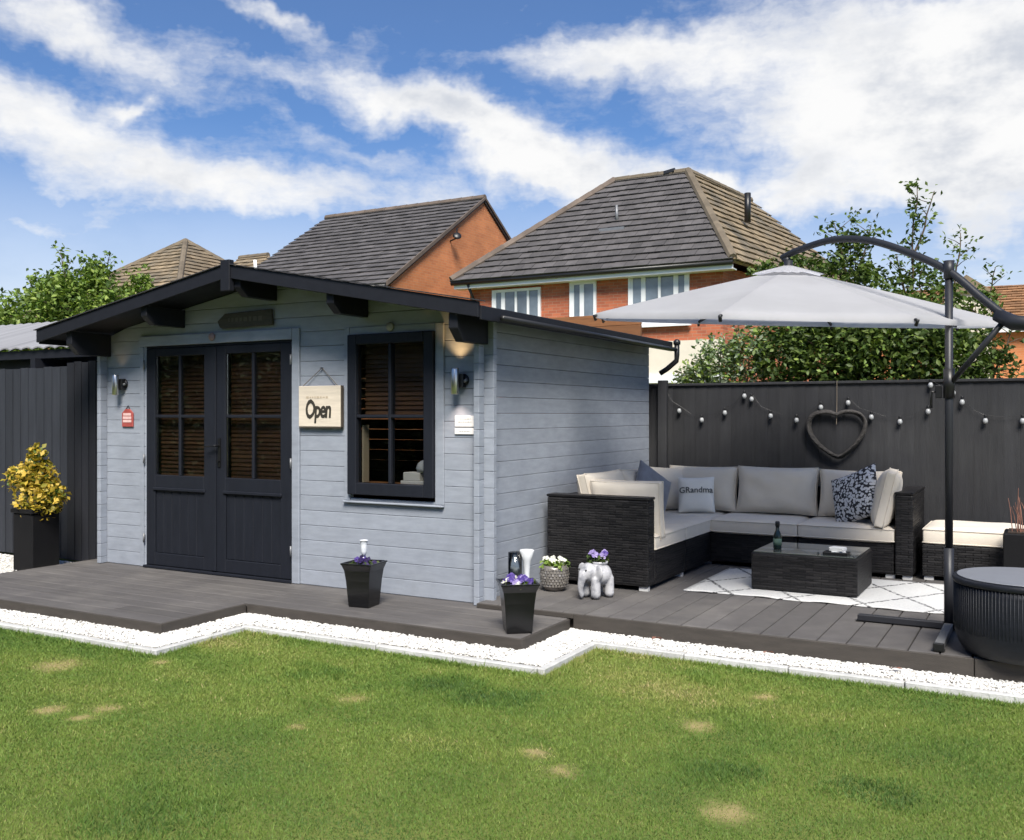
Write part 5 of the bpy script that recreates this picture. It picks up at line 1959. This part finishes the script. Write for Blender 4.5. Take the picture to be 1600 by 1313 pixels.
def upvc_window(root, x0, x1, z0, z1, y, bars, transom=()):
    w = MB().box(x0, x1, y - .03, y + .03, z0, z0 + .07).build('window', M_UPVC, root)
    box('frame_bar', M_UPVC, w, x0, x1, y - .03, y + .03, z1 - .07, z1)
    box('frame_bar', M_UPVC, w, x0, x0 + .07, y - .03, y + .03, z0 + .0705, z1 - .0705)
    box('frame_bar', M_UPVC, w, x1 - .07, x1, y - .03, y + .03, z0 + .0705, z1 - .0705)
    xs = [x0 + .07] + [x0 + (x1 - x0) * b for b in bars] + [x1 - .07]
    for b in xs[1:-1]:
        box('mullion', M_UPVC, w, b - .032, b + .032, y - .028, y + .028, z0 + .071, z1 - .071)
    for i in range(len(xs) - 1):
        a, b = xs[i] + (.033 if i else .001), xs[i + 1] - (.033 if i < len(xs) - 2 else .001)
        box('pane', M_FARGLASS, w, a, b, y - .005, y + .005, z0 + .072, z1 - .072)
        if i in transom:
            box('casement_bar', M_UPVC, w, a, a + .05, y - .02, y + .02, z0 + .0725, z1 - .0725)
            box('casement_bar', M_UPVC, w, b - .05, b, y - .02, y + .02, z0 + .0725, z1 - .0725)
    box('sill', M_UPVC, w, x0 - .06, x1 + .06, y - .11, y - .031, z0 - .05, z0 - .001)
    return w


# --- large brick house with hipped roof
h3 = thing('brick_house', 'red brick house with dark hipped roof and white windows behind the cabin', 'house', (-6.6, 19, 0))
EY, EZ3 = 15.76, 5.0
WYF = 16.15
X1, X2 = -10.42, -2.80
RY3, RZ3 = 19.36, 8.06
RL, RR = -7.25, -5.09
BY = 22.96
mb = MB()
mb.box(X1 + .35, X2 - .35, WYF, BY - .35, 0.0, EZ3 - .05)
mb.build('wall', M_BRICK, h3)
box('ground_floor_render', M_CREAMWALL, h3, -6.2, X2 - .352, WYF - .06, WYF - .001, 0, 3.22)
box('render_band', M_UPVC, h3, -6.25, X2 - .34, WYF - .12, WYF - .061, 2.22, 2.42)
roof_face(h3, [(X1, EY, EZ3), (X2, EY, EZ3), (RR, RY3, RZ3), (RL, RY3, RZ3)], M_TILE, True, .31, .29)
R2 = (-4.45, 23.2, 7.96)
CB = (-1.2, 27.0, EZ3)
roof_face(h3, [(X2, EY, EZ3), CB, R2, (RR, RY3, RZ3)], M_TILE_B, False)
roof_face(h3, [(X1, BY, EZ3), (X1, EY, EZ3), (RL, RY3, RZ3)], M_TILE, False)
roof_face(h3, [(-4.45, 27.0, EZ3), (X1, BY, EZ3), (RL, RY3, RZ3), R2], M_TILE, False)
ridge_caps(h3, (RR, RY3, RZ3 + .01), R2, M_RIDGE)
rp = h3
ridge_caps(rp, (RL, RY3, RZ3 + .01), (RR, RY3, RZ3 + .01), M_RIDGE)
ridge_caps(rp, (X2, EY, EZ3 + .04), (RR, RY3, RZ3 + .02), M_RIDGE)
ridge_caps(rp, (X1, EY, EZ3 + .04), (RL, RY3, RZ3 + .02), M_RIDGE_D)
box('fascia', M_UPVC, h3, X1 + .05, X2 - .02, EY + .06, EY + .10, EZ3 - .20, EZ3 - .03)
box('soffit', M_UPVC, h3, X1 + .05, X2 - .02, EY + .101, WYF - .001, EZ3 - .20, EZ3 - .17)
MB().tube([(X1, EY + .01, EZ3 - .05), (X2, EY + .01, EZ3 - .05)], .06, 8).build('gutter', M_LEADGUT, h3, smooth=True)
MB().tube([(X1 + .5, EY + .03, EZ3 - .1), (X1 + .5, WYF - .08, EZ3 - .45), (X1 + .5, WYF - .08, .2)], .04, 8).build('downpipe', M_LEADGUT, h3, smooth=True)
upvc_window(h3, -9.36, -7.92, 3.45, 4.74, WYF - .03, (.25, .5, .75), (0,))
upvc_window(h3, -7.09, -6.36, 3.82, 4.80, WYF - .03, (.5,), (0,))
upvc_window(h3, -5.50, -3.95, 3.62, 4.86, WYF - .03, (.27, .52, .77), (0, 3))
MB().tube([(-6.4, 17.55, 6.4), (-6.4, 17.5, 6.95)], .04, 8).build('vent_pipe', M_GREYMETAL, h3, smooth=True)
box('lead_flashing', M_GREYMETAL, h3, -6.75, -6.05, 17.15, 17.3, 6.22, 6.30)
MB().tube([(-5.75, RY3, RZ3), (-5.45, RY3, RZ3 + .05)], [.12, .12], 8).build('ridge_vent', M_LEADGUT, h3)

MB().prism([(X2 - .4, EY + .45), (CB[0] - .45, CB[1] - .4), (-5.2, 26.8), (-5.2, EY + .5)], 'z', 0, EZ3 - .06).build('side_wall', M_BRICK, h3)
MB().tube([(-3.47, 19.42, 6.55), (-3.47, 19.42, 7.32)], .085, 10).build('soil_pipe', M_LEADGUT, h3, smooth=True)

# --- middle house with orange gable
h2 = thing('gabled_house', 'house with dark tiled roof and bright orange brick gable', 'house', (-15, 20, 0))
GX, GY0, GRY, GZ, GRZ = -11.94, 14.92, 20.05, 5.0, 8.22
GL = -18.0
mb = MB()
mb.prism([(GY0 + .3, 0), (25.2 - .3, 0), (25.2 - .3, GZ - .02), (GRY, GRZ - .10), (GY0 + .3, GZ - .02)], 'x', GL + .3, GX - .06)
mb.build('wall', M_BRICK_O, h2)
roof_face(h2, [(GL - .3, GY0, GZ - .05), (GX, GY0, GZ - .05), (GX, GRY, GRZ), (GL - .3, GRY, GRZ)], M_TILE, True, .31, .30, 1.9)
roof_face(h2, [(GX, 25.2, GZ - .05), (GL - .3, 25.2, GZ - .05), (GL - .3, GRY, GRZ), (GX, GRY, GRZ)], M_TILE, False)
ridge_caps(h2, (GL - .3, GRY, GRZ + .02), (GX, GRY, GRZ + .02), M_RIDGE_D)
MB().prism([(GY0, GZ - .10), (GY0, GZ + .03), (GRY, GRZ + .05), (GRY, GRZ - .03)], 'x', GX + .002, GX + .045).build('verge', M_RIDGE_D, h2)
MB().prism([(25.2, GZ - .10), (25.2, GZ + .03), (GRY, GRZ + .05), (GRY, GRZ - .03)], 'x', GX + .002, GX + .045).build('verge', M_RIDGE_D, h2)
box('fascia', M_UPVC, h2, GL, GX - .02, GY0 + .05, GY0 + .09, GZ - .30, GZ - .08)
MB().tube([(GL, GY0 - .01, GZ - .11), (GX, GY0 - .01, GZ - .11)], .065, 8).build('gutter', M_LEADGUT, h2, smooth=True)
box('gutter_end', M_LEADGUT, h2, GX - .25, GX - .02, GY0 - .08, GY0 + .2, GZ - .38, GZ - .15)
t_ = MB().lathe([(.13, 0), (.12, .02), (.08, .04), (.02, .05)], (0, 0, 0), 16).build('satellite_dish', M_LEADGUT, h2, loc=(GX + .22, 18.1, 6.72), rot=(R(60), 0, R(40)), smooth=True)
MB().tube([(GX - .05, 18.15, 6.6), (GX + .2, 18.1, 6.65), (GX + .22, 18.1, 6.95)], .025, 6).build('dish_arm', M_LEADGUT, h2)
MB().tube([(GX - 5.6, 15.9, 5.5), (GX - 5.6, 15.85, 6.15)], .05, 8).build('vent_pipe', M_WHITE, h2, smooth=True)

# --- far hipped house at left
h1 = thing('far_house', 'distant house with brown hipped roof above the cabin ridge at left', 'house', (-26, 22, 0))
ax, ay, azz = -26.24, 21.03, 8.3
S_ = 4.4
box('wall', M_BRICK, h1, ax - S_ + .3, ax + S_ - .3, ay - S_ + .3, ay + S_ - .3, 0, 4.95)
cs = [(ax - S_, ay - S_, 5), (ax + S_, ay - S_, 5), (ax + S_, ay + S_, 5), (ax - S_, ay + S_, 5)]
apx = (ax, ay, azz)
roof_face(h1, [cs[0], cs[1], apx], M_TILE_B, False)
roof_face(h1, [cs[1], cs[2], apx], M_TILE_B, False)
roof_face(h1, [cs[2], cs[3], apx], M_TILE_B, False)
roof_face(h1, [cs[3], cs[0], apx], M_TILE_B, False)
ridge_caps(h1, cs[1], apx, M_RIDGE)
ridge_caps(h1, cs[0], apx, M_RIDGE)
ridge_caps(h1, cs[2], apx, M_RIDGE)
b0, b1 = (-24.9, 22.3, 7.72), (-23.4, 22.6, 7.72)
box('wing_wall', M_BRICK, h1, -24.6, -21.4, 19.6, 25.6, 0, 4.95)
roof_face(h1, [(-25.5, 19.3, 5.2), (-21.2, 19.3, 5.2), (-23.4, 22.6, 7.72), (-24.9, 22.6, 7.72)], M_TILE_B, False)
roof_face(h1, [(-21.2, 19.3, 5.2), (-21.2, 25.9, 5.2), (-23.4, 22.6, 7.72)], M_TILE_B, False)
ridge_caps(h1, (-24.9, 22.6, 7.74), (-23.4, 22.6, 7.74), M_RIDGE)

# --- unseen house added behind the viewer to block low sky and deepen overhang shade
hm = thing('added_house', 'unseen brick house added behind the viewer to block low sky', 'house', (5, -19, 0))
box('wall', M_BRICK, hm, -2.0, 12.0, -23.0, -14.6, 0, 5.2)
roof_face(hm, [(12.4, -14.2, 5.1), (-2.4, -14.2, 5.1), (-2.4, -18.8, 8.4), (12.4, -18.8, 8.4)], M_TILE, False)
roof_face(hm, [(-2.4, -23.4, 5.1), (12.4, -23.4, 5.1), (12.4, -18.8, 8.4), (-2.4, -18.8, 8.4)], M_TILE, False)
for x0_ in (-.8, 3.4, 8.2):
    upvc_window(hm, x0_, x0_ + 1.8, 3.3, 4.5, -14.57, (.5,))
upvc_window(hm, 2.6, 5.0, .1, 2.2, -14.57, (.5,))

# --- house at the right edge
h4 = thing('edge_house', 'orange brick house with cream bay at the far right', 'house', (3.5, 31, 0))
HY = 28.0
box('wall', M_BRICK_O, h4, -6.0, 9.0, HY, HY + 7, 0, 4.3)
box('cream_bay', M_CREAMWALL, h4, .65, 1.92, HY - 1.2, HY - .001, 0, 5.2)
MB().prism([(.55, 5.2), (2.02, 5.2), (1.28, 5.75)], 'y', HY - 1.3, HY + 2).build('bay_roof', M_TILE_B, h4)
roof_face(h4, [(-6.3, HY - .35, 4.25), (9.3, HY - .35, 4.25), (9.3, HY + 3.5, 5.9), (-6.3, HY + 3.5, 5.9)], pm('roof_tile_orange', (.30, .155, .07), .85, .3, 2.5, rvar=.2, island=.25), False)
box('fascia', M_UPVC, h4, -6.2, 9.2, HY - .30, HY - .26, 4.02, 4.2)
upvc_window(h4, 2.85, 3.9, 1.6, 3.0, HY - .03, (.5,))

# ------------------------------------------------------------------ grass


def vnoise(x, y, s, seed):
    r_ = np.random.RandomState(seed)
    out = np.zeros_like(x)
    for k_ in range(5):
        f = s * (1.6 ** k_)
        for _ in range(3):
            a = r_.uniform(0, 6.28)
            out += np.sin((x * math.cos(a) + y * math.sin(a)) * f + r_.uniform(0, 6.28)) / (1.35 ** k_)
    return out / 6.0


def grass():
    N = 1150000
    x = nrs.uniform(-5.2, 5.4, N)
    yv = -5.2 + (nrs.rand(N) ** .9) * 5.0
    keep = ~inside_gravel_or_deck(x, yv)
    dx, dy = x - 3.507, yv + 5.885
    dep = dx * FWD[0] + dy * FWD[1]
    lat = dx * FWD[1] - dy * FWD[0]
    keep &= (dep > 2.3) & (np.abs(lat) < dep * .56 + .8)
    x, yv, dep = x[keep], yv[keep], dep[keep]
    patch = np.zeros_like(x)
    jx, jy = vnoise(x, yv, 14, 3) * .05, vnoise(x, yv, 14, 4) * .05
    for (a, b, r_) in PATCHES:
        dd = np.hypot(x + jx - a, yv + jy - b)
        patch = np.maximum(patch, np.clip((r_ * 1.9 - dd) / (r_ * 1.7), 0, 1))
    tuft = np.zeros_like(x)
    for (a, b, r_) in TUFTS:
        dd = np.hypot(x + jx * 2 - a, (yv + jy * 2 - b) * 1.3)
        tuft = np.maximum(tuft, np.clip((r_ - dd) / (r_ * .6), 0, 1))
    keep = nrs.rand(len(x)) > patch * .55
    x, yv, patch, tuft, dep = x[keep], yv[keep], patch[keep], tuft[keep], dep[keep]
    n = len(x)
    big = vnoise(x, yv, 1.1, 21)
    mid = vnoise(x, yv, 4.2, 22)
    fine = vnoise(x, yv, 13.0, 23)
    h = nrs.uniform(.006, .015, n) * np.where(nrs.rand(n) < .02, 1.9, 1.0) * (1 + .22 * mid + .65 * tuft) * (1 - .45 * patch)
    lim = np.where(x < -1.25, -1.86, np.where(x < 1.04, -1.11, -0.41))
    near = (lim - yv < .07) | ((np.abs(x + 1.22) < .07) & (yv > -1.9)) | ((np.abs(x - 1.075) < .06) & (yv > -1.2))
    h = np.where(near, h * nrs.uniform(1.3, 2.6, n), h)
    w = nrs.uniform(.0017, .0030, n) * np.clip(dep / 4.0, .8, 2.0)
    a = nrs.uniform(0, 6.28, n)
    la = nrs.uniform(0, 6.28, n) + 0.0
    ln = h * nrs.uniform(.2, 1.3, n)
    ca, sa = np.cos(a) * w, np.sin(a) * w
    z0 = np.full(n, -.002)
    v = np.stack([np.stack([x - ca, yv - sa, z0], 1), np.stack([x + ca, yv + sa, z0], 1), np.stack([x + np.cos(la) * ln, yv + np.sin(la) * ln, h], 1)], 1).reshape(-1, 3)
    f = np.arange(n * 3).reshape(-1, 3)
    tint = .44 + .34 * big + .26 * mid + nrs.normal(size=n) * .075 + patch * .38 - tuft * .22 + .10 * fine
    dry = nrs.rand(n) < .04
    tint = np.where(dry, tint + .3, tint)
    tint = np.clip(tint, 0, 1)
    me = np_mesh('grass', v, f, M_GRASS)
    at = me.attributes.new('tint', 'FLOAT', 'POINT')
    at.data.foreach_set('value', np.repeat(tint, 3).astype(np.float32))
    return me


go = link('grass', grass())
tag(go, 'short mown green lawn grass in the foreground', 'grass', kind='stuff')

# a few fallen leaves on the gravel
for i, (x_, y_) in enumerate(((2.05, -.22), (2.75, -.24), (1.35, -.2))):
    v, f = leaf_cloud(np.array([[x_, y_, ZG + .022], [x_ + .03, y_ + .01, ZG + .022]]), .05, up=3.0)
    o = link('fallen_leaf', np_mesh('fallen_leaf', v, f, M_TWIG))
    tag(o, ['brown fallen leaf on the white gravel below the coffee table', 'brown fallen leaf on the white gravel left of the parasol foot', 'brown fallen leaf on the white gravel near the elephant planter'][i], 'leaf', 'fallen leaves on the gravel')
